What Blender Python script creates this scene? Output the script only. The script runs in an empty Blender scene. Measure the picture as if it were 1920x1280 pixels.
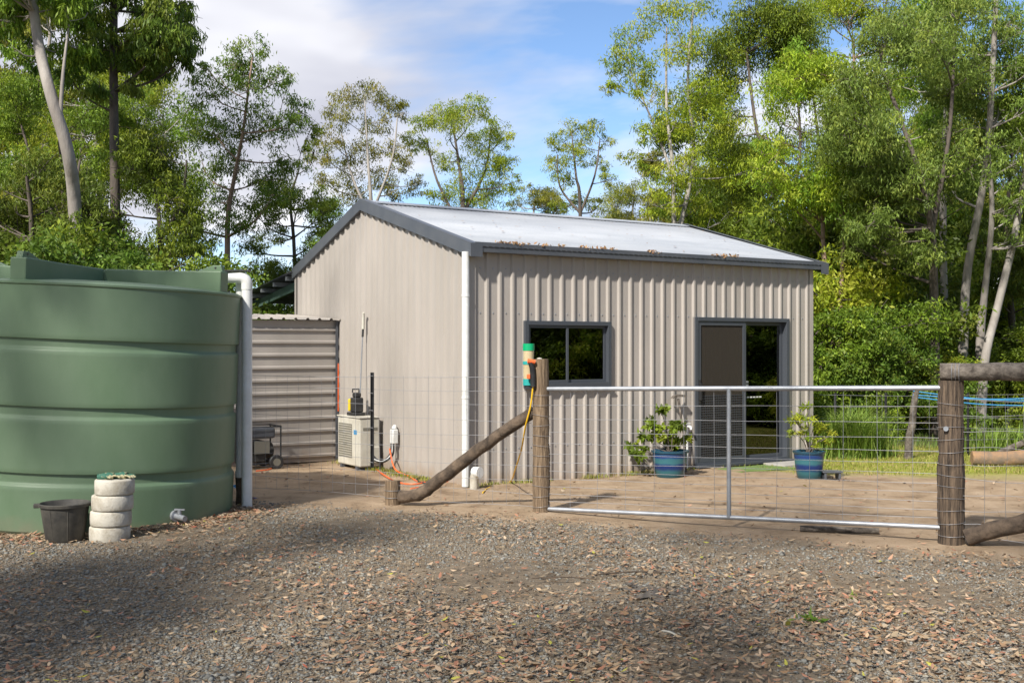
import bpy, bmesh, math, random
import numpy as np
from mathutils import Vector, Matrix
R = math.radians
scene = bpy.context.scene
col = scene.collection
random.seed(7)
rng = np.random.default_rng(11)

# ------------------------------------------------------------------ camera, sky, sun, exposure
F, HZ, CH = 2100.0, 648.0, 1.75           # focal length and horizon row in photo pixels (1920 wide), eye height
cam_d = bpy.data.cameras.new('camera')
cam = bpy.data.objects.new('camera', cam_d); col.objects.link(cam)
cam.location = (0, 0, CH); cam.rotation_euler = (R(90), 0, 0)
cam_d.sensor_width = 36; cam_d.lens = F / 1920 * 36
cam_d.shift_y = (HZ - 640) / 1920
cam_d.clip_end = 3000
scene.camera = cam

SUN_AZ = math.atan2(-.866, -.50)          # world angle of the horizontal direction towards the sun
SUN_EL = R(42)
world = bpy.data.worlds.new('World'); scene.world = world; world.use_nodes = True
wn, wl = world.node_tree.nodes, world.node_tree.links
wn.clear()
out = wn.new('ShaderNodeOutputWorld'); bg = wn.new('ShaderNodeBackground')
sky = wn.new('ShaderNodeTexSky'); sky.sky_type = 'NISHITA'; sky.sun_disc = False
sky.sun_elevation = SUN_EL; sky.sun_rotation = math.pi / 2 - SUN_AZ
sky.air_density = 1.0; sky.dust_density = .1; sky.ozone_density = 4.0; sky.altitude = 1500
tc = wn.new('ShaderNodeTexCoord'); sep = wn.new('ShaderNodeSeparateXYZ')
wl.new(tc.outputs['Generated'], sep.inputs[0])
def wmath(op, a, b=None, clamp=False):
    n = wn.new('ShaderNodeMath'); n.operation = op; n.use_clamp = clamp
    for i, v in enumerate((a, b)):
        if v is None: continue
        if isinstance(v, (int, float)): n.inputs[i].default_value = v
        else: wl.new(v, n.inputs[i])
    return n.outputs[0]
CS, CLOC = .4, (15, 15, 0)
zz = wmath('ADD', wmath('MAXIMUM', sep.outputs[2], 0.0), .16)
cx = wmath('DIVIDE', sep.outputs[0], zz); cy = wmath('DIVIDE', sep.outputs[1], zz)
comb = wn.new('ShaderNodeCombineXYZ'); wl.new(cx, comb.inputs[0]); wl.new(cy, comb.inputs[1])
cn = wn.new('ShaderNodeTexNoise'); cn.inputs['Scale'].default_value = CS; cn.inputs['Detail'].default_value = 7
cn.inputs['Roughness'].default_value = .55; cn.inputs['Distortion'].default_value = .35
mp = wn.new('ShaderNodeMapping'); mp.inputs['Location'].default_value = CLOC
wl.new(comb.outputs[0], mp.inputs[0]); wl.new(mp.outputs[0], cn.inputs['Vector'])
cr = wn.new('ShaderNodeValToRGB'); cr.color_ramp.elements[0].position = .445; cr.color_ramp.elements[1].position = .535
wl.new(cn.outputs['Fac'], cr.inputs[0])
cn2 = wn.new('ShaderNodeTexNoise'); cn2.inputs['Scale'].default_value = 1.1; cn2.inputs['Detail'].default_value = 4
wl.new(mp.outputs[0], cn2.inputs['Vector'])
cc = wn.new('ShaderNodeValToRGB')
cc.color_ramp.elements[0].position = .35; cc.color_ramp.elements[0].color = (3.2, 3.3, 3.9, 1)
cc.color_ramp.elements[1].position = .65; cc.color_ramp.elements[1].color = (6.8, 6.8, 7.0, 1)
wl.new(cn2.outputs['Fac'], cc.inputs[0])
mx = wn.new('ShaderNodeMix'); mx.data_type = 'RGBA'
wl.new(cr.outputs[0], mx.inputs[0]); wl.new(sky.outputs[0], mx.inputs[6]); wl.new(cc.outputs[0], mx.inputs[7])
wl.new(mx.outputs[2], bg.inputs[0]); bg.inputs[1].default_value = .11
wl.new(bg.outputs[0], out.inputs[0])

sd = bpy.data.lights.new('sun', 'SUN'); sd.energy = 4.4; sd.angle = R(2.4); sd.color = (1, .95, .87)
sun = bpy.data.objects.new('sun', sd); col.objects.link(sun)
to_sun = Vector((math.cos(SUN_AZ) * math.cos(SUN_EL), math.sin(SUN_AZ) * math.cos(SUN_EL), math.sin(SUN_EL)))
sun.rotation_euler = (-to_sun).to_track_quat('-Z', 'Y').to_euler()
sun.location = (-6, -12, 20)

scene.view_settings.view_transform = 'Standard'; scene.view_settings.look = 'None'
scene.view_settings.exposure = 0.72; scene.view_settings.gamma = 1
scene.view_settings.use_curve_mapping = False
scene.render.engine = 'CYCLES'
scene.cycles.use_denoising = True
scene.cycles.max_bounces = 8; scene.cycles.transparent_max_bounces = 16

# ------------------------------------------------------------------ helpers
def P(px, py, Y): return Vector(((px - 960) / F * Y, Y, CH - (py - HZ) / F * Y))
def G(px, py):
    Y = F * CH / (py - HZ); return Vector(((px - 960) / F * Y, Y, 0))

def mat(name, c, rough=.6, metal=0, c2=None, scale=6, detail=4, bump=0, bscale=40, mix=(.35, .65), stretch=None, spec=.5):
    m = bpy.data.materials.new(name); m.use_nodes = True
    n, l = m.node_tree.nodes, m.node_tree.links; b = n['Principled BSDF']
    b.inputs['Base Color'].default_value = (*c, 1); b.inputs['Roughness'].default_value = rough
    b.inputs['Metallic'].default_value = metal; b.inputs['Specular IOR Level'].default_value = spec
    t = n.new('ShaderNodeTexCoord'); src = t.outputs['Object']
    if stretch:
        mpn = n.new('ShaderNodeMapping'); mpn.inputs['Scale'].default_value = stretch
        l.new(src, mpn.inputs[0]); src = mpn.outputs[0]
    if c2:
        nz = n.new('ShaderNodeTexNoise'); nz.inputs['Scale'].default_value = scale; nz.inputs['Detail'].default_value = detail
        nz.inputs['Roughness'].default_value = .65
        l.new(src, nz.inputs['Vector'])
        rp = n.new('ShaderNodeValToRGB'); rp.color_ramp.elements[0].position = mix[0]; rp.color_ramp.elements[1].position = mix[1]
        rp.color_ramp.elements[0].color = (*c, 1); rp.color_ramp.elements[1].color = (*c2, 1)
        l.new(nz.outputs['Fac'], rp.inputs[0]); l.new(rp.outputs[0], b.inputs['Base Color'])
    if bump:
        nb = n.new('ShaderNodeTexNoise'); nb.inputs['Scale'].default_value = bscale; nb.inputs['Detail'].default_value = 5
        l.new(src, nb.inputs['Vector'])
        bp = n.new('ShaderNodeBump'); bp.inputs['Strength'].default_value = 1; bp.inputs['Distance'].default_value = bump
        l.new(nb.outputs['Fac'], bp.inputs['Height']); l.new(bp.outputs[0], b.inputs['Normal'])
    return m

def attr_mat(name, rough=.8, translucent=0, bump=0, tint_rand=0):
    """colour from the per-piece 'tint' attribute"""
    m = bpy.data.materials.new(name); m.use_nodes = True
    n, l = m.node_tree.nodes, m.node_tree.links; b = n['Principled BSDF']; o = n['Material Output']
    a = n.new('ShaderNodeAttribute'); a.attribute_name = 'tint'; c = a.outputs['Color']
    if tint_rand:
        oi = n.new('ShaderNodeObjectInfo'); hs = n.new('ShaderNodeHueSaturation')
        mr = n.new('ShaderNodeMapRange'); mr.inputs[3].default_value = 1 - tint_rand; mr.inputs[4].default_value = 1 + tint_rand
        mr2 = n.new('ShaderNodeMapRange'); mr2.inputs[3].default_value = .485; mr2.inputs[4].default_value = .515
        l.new(oi.outputs['Random'], mr.inputs[0]); l.new(oi.outputs['Random'], mr2.inputs[0])
        l.new(mr.outputs[0], hs.inputs['Value']); l.new(mr2.outputs[0], hs.inputs['Hue']); l.new(c, hs.inputs['Color']); c = hs.outputs[0]
    l.new(c, b.inputs['Base Color']); b.inputs['Roughness'].default_value = rough; b.inputs['Specular IOR Level'].default_value = .25
    if translucent:
        tr = n.new('ShaderNodeBsdfTranslucent'); l.new(c, tr.inputs[0])
        ms = n.new('ShaderNodeMixShader'); ms.inputs[0].default_value = translucent
        l.new(b.outputs[0], ms.inputs[1]); l.new(tr.outputs[0], ms.inputs[2]); l.new(ms.outputs[0], o.inputs[0])
    return m

def tag(o, label=None, cat=None, group=None, kind=None):
    for k, v in (('label', label), ('category', cat), ('group', group), ('kind', kind)):
        if v: o[k] = v
    return o
def empty(name, loc=(0, 0, 0), rz=0, label=None, cat=None, group=None):
    o = bpy.data.objects.new(name, None); col.objects.link(o)
    o.location = loc; o.rotation_euler = (0, 0, rz); o.empty_display_size = .2
    return tag(o, label, cat, group)
def link_mesh(name, me, m, parent=None):
    o = bpy.data.objects.new(name, me); col.objects.link(o)
    if m: me.materials.append(m)
    if parent: o.parent = parent
    return o
def copy_tree(o, parent=None):
    c = o.copy(); col.objects.link(c); c.parent = parent
    for ch in list(o.children): copy_tree(ch, c)
    return c

class MB:
    def __init__(s): s.v = []; s.f = []; s.sm = []
    def add(s, vs, fs, smooth=False):
        k = len(s.v); s.v += [tuple(v) for v in vs]; s.f += [tuple(i + k for i in f) for f in fs]; s.sm += [smooth] * len(fs); return s
    def box(s, lo, hi, M=None):
        x0, y0, z0 = lo; x1, y1, z1 = hi
        vs = [Vector(p) for p in ((x0,y0,z0),(x1,y0,z0),(x1,y1,z0),(x0,y1,z0),(x0,y0,z1),(x1,y0,z1),(x1,y1,z1),(x0,y1,z1))]
        if M: vs = [M @ v for v in vs]
        return s.add(vs, [(0,3,2,1),(4,5,6,7),(0,1,5,4),(1,2,6,5),(2,3,7,6),(3,0,4,7)])
    def prism(s, poly, ext, axis=1):
        """extrude a list of 3D points along vector ext"""
        n = len(poly); a = [Vector(p) for p in poly]; e = Vector(ext); b = [p + e for p in a]
        return s.add(a + b, [tuple(range(n))[::-1], tuple(range(n, 2*n))] + [(i, (i+1) % n, n + (i+1) % n, n + i) for i in range(n)])
    def tube(s, path, rad, n=8, cap=True, wob=0):
        path = [Vector(p) for p in path]
        if isinstance(rad, (int, float)): rad = [rad] * len(path)
        vs = []; fs = []; up = None
        for i, p in enumerate(path):
            d = (path[min(i+1, len(path)-1)] - path[max(i-1, 0)]).normalized()
            if up is None: up = Vector((0,0,1)) if abs(d.z) < .9 else Vector((1,0,0))
            a = d.cross(up).normalized(); b = a.cross(d).normalized(); up = b
            for k in range(n):
                t = 2*math.pi*k/n; r = rad[i] * (1 + (random.uniform(-wob, wob) if wob else 0))
                vs.append(p + a*math.cos(t)*r + b*math.sin(t)*r)
        for i in range(len(path)-1):
            for k in range(n): fs.append((i*n+k, i*n+(k+1) % n, (i+1)*n+(k+1) % n, (i+1)*n+k))
        if cap: fs.append(tuple(range(n))[::-1]); fs.append(tuple(range((len(path)-1)*n, len(path)*n)))
        return s.add(vs, fs, True)
    def lathe(s, prof, c=(0,0,0), n=48, M=None):
        vs = []; fs = []; c = Vector(c)
        for r, z in prof:
            for k in range(n):
                t = 2*math.pi*k/n; v = Vector((r*math.cos(t), r*math.sin(t), z))
                vs.append((M @ v if M else v) + c)
        for i in range(len(prof)-1):
            for k in range(n): fs.append((i*n+k, i*n+(k+1) % n, (i+1)*n+(k+1) % n, (i+1)*n+k))
        return s.add(vs, fs, True)
    def build(s, name, m, parent=None, bevel=0, sharp=40):
        me = bpy.data.meshes.new(name); me.from_pydata(s.v, [], s.f)
        me.polygons.foreach_set('use_smooth', s.sm)
        me.validate(); me.update()
        if any(s.sm): me.set_sharp_from_angle(angle=R(sharp))
        o = link_mesh(name, me, m, parent)
        if bevel:
            b = o.modifiers.new('bevel', 'BEVEL'); b.width = bevel; b.segments = 2; b.limit_method = 'ANGLE'
        return o

def smooth(pts, k=6):
    pts = [Vector(p) for p in pts]; o_ = []
    for i in range(len(pts) - 1):
        p0, p1, p2, p3 = pts[max(i-1, 0)], pts[i], pts[i+1], pts[min(i+2, len(pts)-1)]
        for j in range(k):
            t = j/k; o_.append(.5*((2*p1) + (p2 - p0)*t + (2*p0 - 5*p1 + 4*p2 - p3)*t*t + (3*p1 - p0 - 3*p2 + p3)*t**3))
    return o_ + [pts[-1]]

def quads_mesh(name, V, nper, Fc, cols, m, parent=None):
    """V (N,nper,3) vertices, Fc faces of one piece, cols (N,3) tint of each piece"""
    N = len(V); me = bpy.data.meshes.new(name)
    Fc = np.array(Fc); k = Fc.shape[1]
    idx = (np.arange(N)[:, None, None] * nper + Fc[None]).reshape(-1)
    me.vertices.add(N * nper); me.vertices.foreach_set('co', V.reshape(-1).astype(np.float32))
    nf = N * len(Fc)
    me.loops.add(nf * k); me.loops.foreach_set('vertex_index', idx.astype(np.int32))
    me.polygons.add(nf); me.polygons.foreach_set('loop_start', np.arange(0, nf*k, k, dtype=np.int32))
    me.update(calc_edges=True)
    a = me.attributes.new('tint', 'FLOAT_COLOR', 'POINT')
    cc_ = np.ones((N, nper, 4), np.float32); cc_[:, :, :3] = cols[:, None, :]
    a.data.foreach_set('color', cc_.reshape(-1))
    return link_mesh(name, me, m, parent)

def rand_rot(n, tilt=None):
    """random orthonormal frames (n,3,3); columns = axes"""
    a = rng.normal(size=(n, 3)); a /= np.linalg.norm(a, axis=1, keepdims=True)
    b = rng.normal(size=(n, 3)); b -= (a*b).sum(1, keepdims=True)*a; b /= np.linalg.norm(b, axis=1, keepdims=True)
    return np.stack([a, b, np.cross(a, b)], axis=2)

# ------------------------------------------------------------------ materials
M = {}
M['wall'] = mat('beige_steel', (.325, .295, .262), .42, 0, (.375, .34, .305), 1.2, 4, stretch=(1, 1, .35))
M['roof'] = mat('pale_roof_steel', (.27, .29, .32), .5, 0, (.37, .385, .41), 1.3, 7, stretch=(.35, 1, 1))
M['dark'] = mat('charcoal_steel', (.065, .072, .085), .4, 0, (.085, .09, .10), 3, 3)
M['frame'] = mat('charcoal_aluminium', (.07, .078, .092), .38, .2)
M['pvc'] = mat('white_pvc', (.66, .67, .66), .4, 0, (.56, .56, .53), 5, 5)
M['tank'] = mat('green_poly', (.105, .168, .092), .5, 0, (.135, .198, .12), 1.8, 8, .0015, 10, stretch=(1, 1, .5))
M['timber'] = mat('weathered_timber', (.075, .048, .028), .9, 0, (.26, .185, .115), 7, 10, .014, 16, mix=(.36, .66), stretch=(7, 7, .45))
M['timber_dark'] = mat('dark_weathered_log', (.035, .025, .018), .95, 0, (.14, .10, .068), 9, 9, .016, 22, mix=(.35, .7))
M['post_dark'] = mat('dark_split_post', (.02, .014, .010), .95, 0, (.17, .12, .08), 7, 10, .02, 12, mix=(.36, .66), stretch=(7, 7, .45))
M['timber_grey'] = mat('grey_weathered_log', (.05, .04, .032), .95, 0, (.20, .17, .14), 11, 10, .016, 22, mix=(.38, .68))
M['galv'] = mat('galvanised_steel', (.27, .285, .31), .42, .5, (.36, .375, .40), 8, 3)
M['wire'] = mat('fence_wire', (.26, .26, .27), .5, .4)
M['black'] = mat('black_plastic', (.015, .015, .017), .45, 0, (.03, .03, .03), 8)
M['rubber'] = mat('black_rubber_bucket', (.025, .024, .022), .7, 0, (.075, .068, .055), 5, 6, .002, 20)
M['concrete'] = mat('dirty_white_concrete', (.47, .44, .375), .9, 0, (.25, .21, .15), 7, 9, .004, 45, mix=(.45, .75))
M['cream'] = mat('cream_enamel', (.52, .50, .43), .5, 0, (.42, .39, .32), 5, 6)
M['orange'] = mat('orange_cord', (.75, .13, .03), .5)
M['yellow'] = mat('yellow_hose', (.75, .45, .02), .45)
M['yellowp'] = mat('yellow_plastic', (.65, .45, .02), .45)
M['green_cap'] = mat('green_plastic', (.0, .33, .13), .35)
M['teal'] = mat('teal_plastic', (.02, .30, .28), .4)
M['amber'] = mat('cloudy_amber_plastic', (.42, .34, .19), .25, 0, (.5, .42, .26), 6)
M['blue'] = mat('blue_cloth', (.01, .04, .22), .8)
M['bluerope'] = mat('blue_rope', (.03, .22, .45), .6)
M['wood_in'] = mat('orange_brown_timber', (.33, .14, .045), .5, 0, (.22, .09, .03), 4, 6, stretch=(1, 1, 6))
M['slab'] = mat('concrete_slab', (.36, .34, .31), .85, 0, (.28, .26, .23), 5, 6, .003, 40)
M['lining'] = mat('pale_lining', (.35, .33, .30), .8, 0, (.30, .28, .25), 2)
M['green_beam'] = mat('dark_green_steel', (.05, .09, .07), .5, 0, (.065, .105, .085), 4)
M['mat_turf'] = mat('artificial_turf', (.10, .17, .035), .95, 0, (.16, .22, .06), 60, 4, .01, 120)
M['bark_grey'] = mat('grey_gum_bark', (.22, .20, .18), .85, 0, (.36, .33, .29), 1.6, 8, .015, 7, stretch=(2, 2, .5))
M['bark_pale'] = mat('pale_gum_bark', (.19, .165, .145), .85, 0, (.36, .33, .295), 1.2, 8, .012, 7, stretch=(2, 2, .5))
M['bark_red'] = mat('reddish_bark', (.20, .13, .09), .9, 0, (.33, .23, .17), 2.5, 8, .015, 8, stretch=(2, 2, .5))
M['bark_dark'] = mat('dark_bark', (.06, .047, .038), .9, 0, (.13, .105, .085), 3, 8, .015, 8, stretch=(2, 2, .5))
M['leaf'] = attr_mat('gum_leaves', .5, .38, tint_rand=.12)
M['litter'] = attr_mat('fallen_leaves', .75, .1)
M['stone'] = attr_mat('crushed_stone', .85)
M['grass'] = attr_mat('grass_blades', .6, .35)

def splash(m, h, colr, amt):
    """dust and mud splash with a ragged upper edge along the foot of a wall or tank"""
    n, l = m.node_tree.nodes, m.node_tree.links; b = n['Principled BSDF']; src = b.inputs['Base Color'].links[0].from_socket
    t = n.new('ShaderNodeTexCoord'); sp = n.new('ShaderNodeSeparateXYZ'); l.new(t.outputs['Object'], sp.inputs[0])
    nz = n.new('ShaderNodeTexNoise'); nz.inputs['Scale'].default_value = 5; nz.inputs['Detail'].default_value = 8; l.new(t.outputs['Object'], nz.inputs['Vector'])
    k = n.new('ShaderNodeMath'); k.operation = 'MULTIPLY_ADD'; l.new(nz.outputs['Fac'], k.inputs[0]); k.inputs[1].default_value = -h*1.6; l.new(sp.outputs[2], k.inputs[2])
    mr = n.new('ShaderNodeMapRange'); mr.inputs[1].default_value = h*.1; mr.inputs[2].default_value = -h*.9; mr.inputs[3].default_value = 0; mr.inputs[4].default_value = amt; l.new(k.outputs[0], mr.inputs[0])
    mx = n.new('ShaderNodeMix'); mx.data_type = 'RGBA'; l.new(mr.outputs[0], mx.inputs[0]); l.new(src, mx.inputs[6]); mx.inputs[7].default_value = (*colr, 1); l.new(mx.outputs[2], b.inputs['Base Color'])
splash(M['wall'], .22, (.27, .19, .125), .65); splash(M['tank'], .20, (.20, .16, .11), .6)

def glass_mat(name, tint, ior=1.5):
    m = bpy.data.materials.new(name); m.use_nodes = True; n, l = m.node_tree.nodes, m.node_tree.links
    o = n['Material Output']; n.remove(n['Principled BSDF'])
    t = n.new('ShaderNodeBsdfTransparent'); t.inputs[0].default_value = (*tint, 1)
    g = n.new('ShaderNodeBsdfGlossy'); g.inputs['Roughness'].default_value = .015
    fr = n.new('ShaderNodeFresnel'); fr.inputs[0].default_value = ior
    ms = n.new('ShaderNodeMixShader'); l.new(fr.outputs[0], ms.inputs[0]); l.new(t.outputs[0], ms.inputs[1]); l.new(g.outputs[0], ms.inputs[2])
    l.new(ms.outputs[0], o.inputs[0]); return m
M['glass'] = glass_mat('window_glass', (.88, .9, .88), 2.0)
M['screen'] = glass_mat('insect_screen', (.42, .39, .35), 1.15)
sc_n = M['screen'].node_tree
_g = [x for x in sc_n.nodes if x.type == 'BSDF_GLOSSY'][0]; _ms = [x for x in sc_n.nodes if x.type == 'MIX_SHADER'][0]
_d = sc_n.nodes.new('ShaderNodeBsdfDiffuse'); _d.inputs[0].default_value = (.10, .088, .072, 1)
for lk in list(_ms.inputs[0].links): sc_n.links.remove(lk)
_ms.inputs[0].default_value = .38; sc_n.links.new(_d.outputs[0], _ms.inputs[2])

# ------------------------------------------------------------------ ground
FA = Vector((.306, 11.70, 0)); FD = Vector((.8963, -.4435, 0)); FN = Vector((-.4435, -.8963, 0))   # fence line through the gate posts; FN points to the camera side
def fence_d(x, y): return (x - FA.x) * FN.x + (y - FA.y) * FN.y
def gz(x, y):
    return .010 * math.sin(x*1.7 + .6*y) + .008 * math.sin(2.3*y - x) + .006 * math.sin(4.1*x + 3.3*y)
def axis(lo, hi, fine_lo, fine_hi, step):
    a = list(np.arange(fine_lo, fine_hi + 1e-6, step)); v = fine_hi; s = step
    while v < hi: s *= 1.45; v += s; a.append(v)
    v = fine_lo; s = step
    while v > lo: s *= 1.45; v -= s; a.insert(0, v)
    return a
gx, gy = axis(-700, 700, -9, 10, .16), axis(-300, 1500, 4, 21, .16)
me = bpy.data.meshes.new('ground'); nx, ny = len(gx), len(gy)
me.from_pydata([(x, y, gz(x, y) if -9 < x < 10 and 4 < y < 21 else 0) for y in gy for x in gx], [],
               [(j*nx+i, j*nx+i+1, (j+1)*nx+i+1, (j+1)*nx+i) for j in range(ny-1) for i in range(nx-1)])
me.polygons.foreach_set('use_smooth', [True]*len(me.polygons))
gm = bpy.data.materials.new('dirt_gravel_and_lawn'); gm.use_nodes = True
n, l = gm.node_tree.nodes, gm.node_tree.links; b = n['Principled BSDF']; b.inputs['Roughness'].default_value = .92
b.inputs['Specular IOR Level'].default_value = .2
geo = n.new('ShaderNodeNewGeometry'); pos = geo.outputs['Position']
def gnoise(scale, detail=6, rough=.6):
    t = n.new('ShaderNodeTexNoise'); t.inputs['Scale'].default_value = scale; t.inputs['Detail'].default_value = detail; t.inputs['Roughness'].default_value = rough
    l.new(pos, t.inputs['Vector']); return t.outputs['Fac']
def gramp(f, stops):
    r = n.new('ShaderNodeValToRGB'); e = r.color_ramp.elements
    e[0].position, e[0].color = stops[0][0], (*stops[0][1], 1); e[1].position, e[1].color = stops[-1][0], (*stops[-1][1], 1)
    for p_, c_ in stops[1:-1]: k = e.new(p_); k.color = (*c_, 1)
    l.new(f, r.inputs[0]); return r.outputs[0]
def gmath(op, a, b_=None, clamp=False):
    q = n.new('ShaderNodeMath'); q.operation = op; q.use_clamp = clamp
    for i, v in enumerate((a, b_)):
        if v is None: continue
        if isinstance(v, (int, float)): q.inputs[i].default_value = v
        else: l.new(v, q.inputs[i])
    return q.outputs[0]
def gmix(f, a, b_):
    q = n.new('ShaderNodeMix'); q.data_type = 'RGBA'; l.new(f, q.inputs[0]); l.new(a, q.inputs[6]); l.new(b_, q.inputs[7]); return q.outputs[2]
def plane(nx_, ny_, off, soft):      # smooth 0..1 step along a ground direction, edge roughened by noise
    d = n.new('ShaderNodeVectorMath'); d.operation = 'DOT_PRODUCT'; l.new(pos, d.inputs[0]); d.inputs[1].default_value = (nx_, ny_, 0)
    v = gmath('SUBTRACT', d.outputs['Value'], off); v = gmath('ADD', v, gmath('MULTIPLY', gmath('SUBTRACT', gnoise(1.3), .5), 1.6))
    return gmath('MULTIPLY_ADD', v, 1/soft, True) if False else gmath('ADD', gmath('MULTIPLY', v, 1/soft), .5, True)
dirt = gramp(gnoise(2.2, 9, .7), [(.30, (.15, .10, .062)), (.46, (.29, .21, .135)), (.6, (.35, .26, .175)), (.75, (.43, .335, .235))])
gravelbase = gramp(gnoise(5, 9, .75), [(.3, (.10, .078, .055)), (.5, (.18, .142, .10)), (.7, (.27, .215, .155))])
lawn = gramp(gnoise(3.5, 8, .7), [(.3, (.16, .18, .03)), (.5, (.26, .27, .05)), (.7, (.36, .30, .11))])
floor_ = gramp(gnoise(1.5, 8, .7), [(.3, (.05, .05, .02)), (.55, (.09, .10, .03)), (.75, (.15, .12, .06))])
c = gmix(plane(FN.x, FN.y, FA.dot(FN) + .62, .35), dirt, gravelbase)
LN = Vector((.538, .843, 0)).normalized()
lawn_mask = gmath('MULTIPLY', plane(.30, .954, 15.6 + .30*4.2 - .75, .9), plane(1, 0, 3.6, .8))
c = gmix(lawn_mask, c, lawn)
c = gmix(plane(0, 1, 19.3, 1.5), c, floor_)
l.new(c, b.inputs['Base Color'])
bp = n.new('ShaderNodeBump'); bp.inputs['Distance'].default_value = .03; bp.inputs['Strength'].default_value = .9
l.new(gnoise(14, 9, .75), bp.inputs['Height']); l.new(bp.outputs[0], b.inputs['Normal'])
ground = link_mesh('ground', me, gm); tag(ground, 'brown dirt yard with gravel in front and lawn behind', None, None, 'structure')

# ------------------------------------------------------------------ the steel shed (local x along its front, local y along its gable)
C0 = G(880, 913); TH = math.atan2(960 + 380, F)          # near corner, turn of the shed
lx, ly = math.cos(TH), math.sin(TH)
def front(px, py, off=0):
    """photo pixel -> (x, z) on the plane local y = off of the shed"""
    r = (px - 960) / F; ox, oy = C0.x - ly*off, C0.y + lx*off
    s = (r*oy - ox) / (lx - r*ly); Y = oy + s*ly
    return s, CH - (py - HZ) / F * Y
def gable(px, py, off=0):
    """photo pixel -> (y, z) on the plane local x = off"""
    r = (px - 960) / F; ox, oy = C0.x + lx*off, C0.y + ly*off
    t = (r*oy - ox) / (-ly - r*lx); Y = oy + t*lx
    return t, CH - (py - HZ) / F * Y
LEN = front(1519, 870)[0]; WID = gable(557, 515)[0]; APY = gable(682, 377)[0]
EAVE = 2.93; RIDGE = gable(682, 377)[1]; print('shed', LEN, WID, APY, RIDGE, C0)
def roof_z(y):
    ze = 3.02
    return ze + (RIDGE - .03 - ze) * (y / APY if y < APY else (WID - y) / (WID - APY))
shed = empty('steel_shed', C0, TH, 'beige ribbed steel shed with pale gable roof and charcoal trim', 'shed')
PITCH, RH = .19, .029
def rib_wall(name, length, ztop, holes, place, flip, parent, m, zbot=-.03, horizontal=False):
    """a real trapezoidal-rib sheet with openings; place(s, out, z) -> local point"""
    br = set([0.0, length]); prof = []
    k = .06
    while k < length - .03:
        for d, o in ((-.032, 0), (-.014, RH), (.014, RH), (.032, 0)): prof.append((k + d, o))
        k += PITCH
    prof = [(0, 0)] + [p for p in prof if 0 < p[0] < length] + [(length, 0)]
    def out_at(s):
        for (a, oa), (c_, oc) in zip(prof, prof[1:]):
            if a <= s <= c_: return oa + (oc - oa) * ((s - a) / max(c_ - a, 1e-9))
        return 0
    ss = sorted(set([p[0] for p in prof] + [h for ho in holes for h in ho[:2]] + ([APY] if name == 'gable_wall' else [])))
    mb = MB()
    for a, c_ in zip(ss, ss[1:]):
        if c_ - a < 1e-5: continue
        mid = (a + c_) / 2; oa, oc = out_at(a), out_at(c_)
        iv = [(zbot, None)]
        for h in holes:
            if h[0] <= mid <= h[1]:
                z0 = iv.pop()[0]
                if h[2] > z0 + 1e-4: iv.append((z0, h[2]))
                iv.append((h[3], None))
        for z0, z1 in iv:
            q = [place(a, oa, z0), place(c_, oc, z0), place(c_, oc, ztop(c_) if z1 is None else z1), place(a, oa, ztop(a) if z1 is None else z1)]
            mb.add(q, [(3, 2, 1, 0) if flip else (0, 1, 2, 3)])
    o = mb.build(name, m, parent)
    so = o.modifiers.new('thickness', 'SOLIDIFY'); so.thickness = .004; so.offset = -1
    return o
wx0, wz1 = front(983, 604); wx1, _ = front(1140, 606); wz0 = front(1060, 722)[1]
dx0, dz1 = front(1301, 597); dx1, _ = front(1473, 601); dz0 = .07
rib_wall('front_wall', LEN, lambda s: EAVE + .06, [(wx0, wx1, wz0, wz1), (dx0, dx1, dz0, dz1)], lambda s, o, z: (s, -o, z), False, shed, M['wall'])
rib_wall('gable_wall', WID, lambda s: roof_z(s) - .035, [], lambda s, o, z: (-o, s, z), True, shed, M['wall'])
rib_wall('rear_wall', LEN, lambda s: EAVE + .06, [(LEN - 1.75, LEN - .25, .95, 2.15)], lambda s, o, z: (s, WID + o, z), True, shed, M['wall'])
rib_wall('end_wall', WID, lambda s: roof_z(s) - .035, [], lambda s, o, z: (LEN + o, s, z), False, shed, M['wall'])
# corner flashings
for (x, y) in ((0, 0), (LEN, 0), (0, WID), (LEN, WID)):
    sx = -1 if x == 0 else 1; sy = -1 if y == 0 else 1
    mb = MB(); e = RH + .003
    mb.box((min(x + sx*e, x - sx*.05), y + sy*e - .0015, -.03), (max(x + sx*e, x - sx*.05), y + sy*e + .0015, EAVE))
    mb.box((x + sx*e - .0015, min(y + sy*(e - .002), y - sy*.05), -.03), (x + sx*e + .0015, max(y + sy*(e - .002), y - sy*.05), EAVE))
    mb.build('corner_flashing', M['wall'], shed)
# screws: rows of small heads on the pans
mb = MB()
for zr in (.45, front(1100, 590)[1], 2.72):
    k = .06 + PITCH/2
    while k < LEN - .1:
        inside = (wx0 - .03 < k < wx1 + .03 and wz0 - .05 < zr < wz1 + .05) or (dx0 - .03 < k < dx1 + .03 and zr < dz1 + .05)
        if not inside: mb.lathe([(.0, -.008), (.009, -.006), (.010, 0)], (k, 0, zr), 8, Matrix.Rotation(R(-90), 4, 'X') )
        k += PITCH
o = mb.build('wall_screws', M['galv'], shed); o['kind'] = 'stuff'
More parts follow.
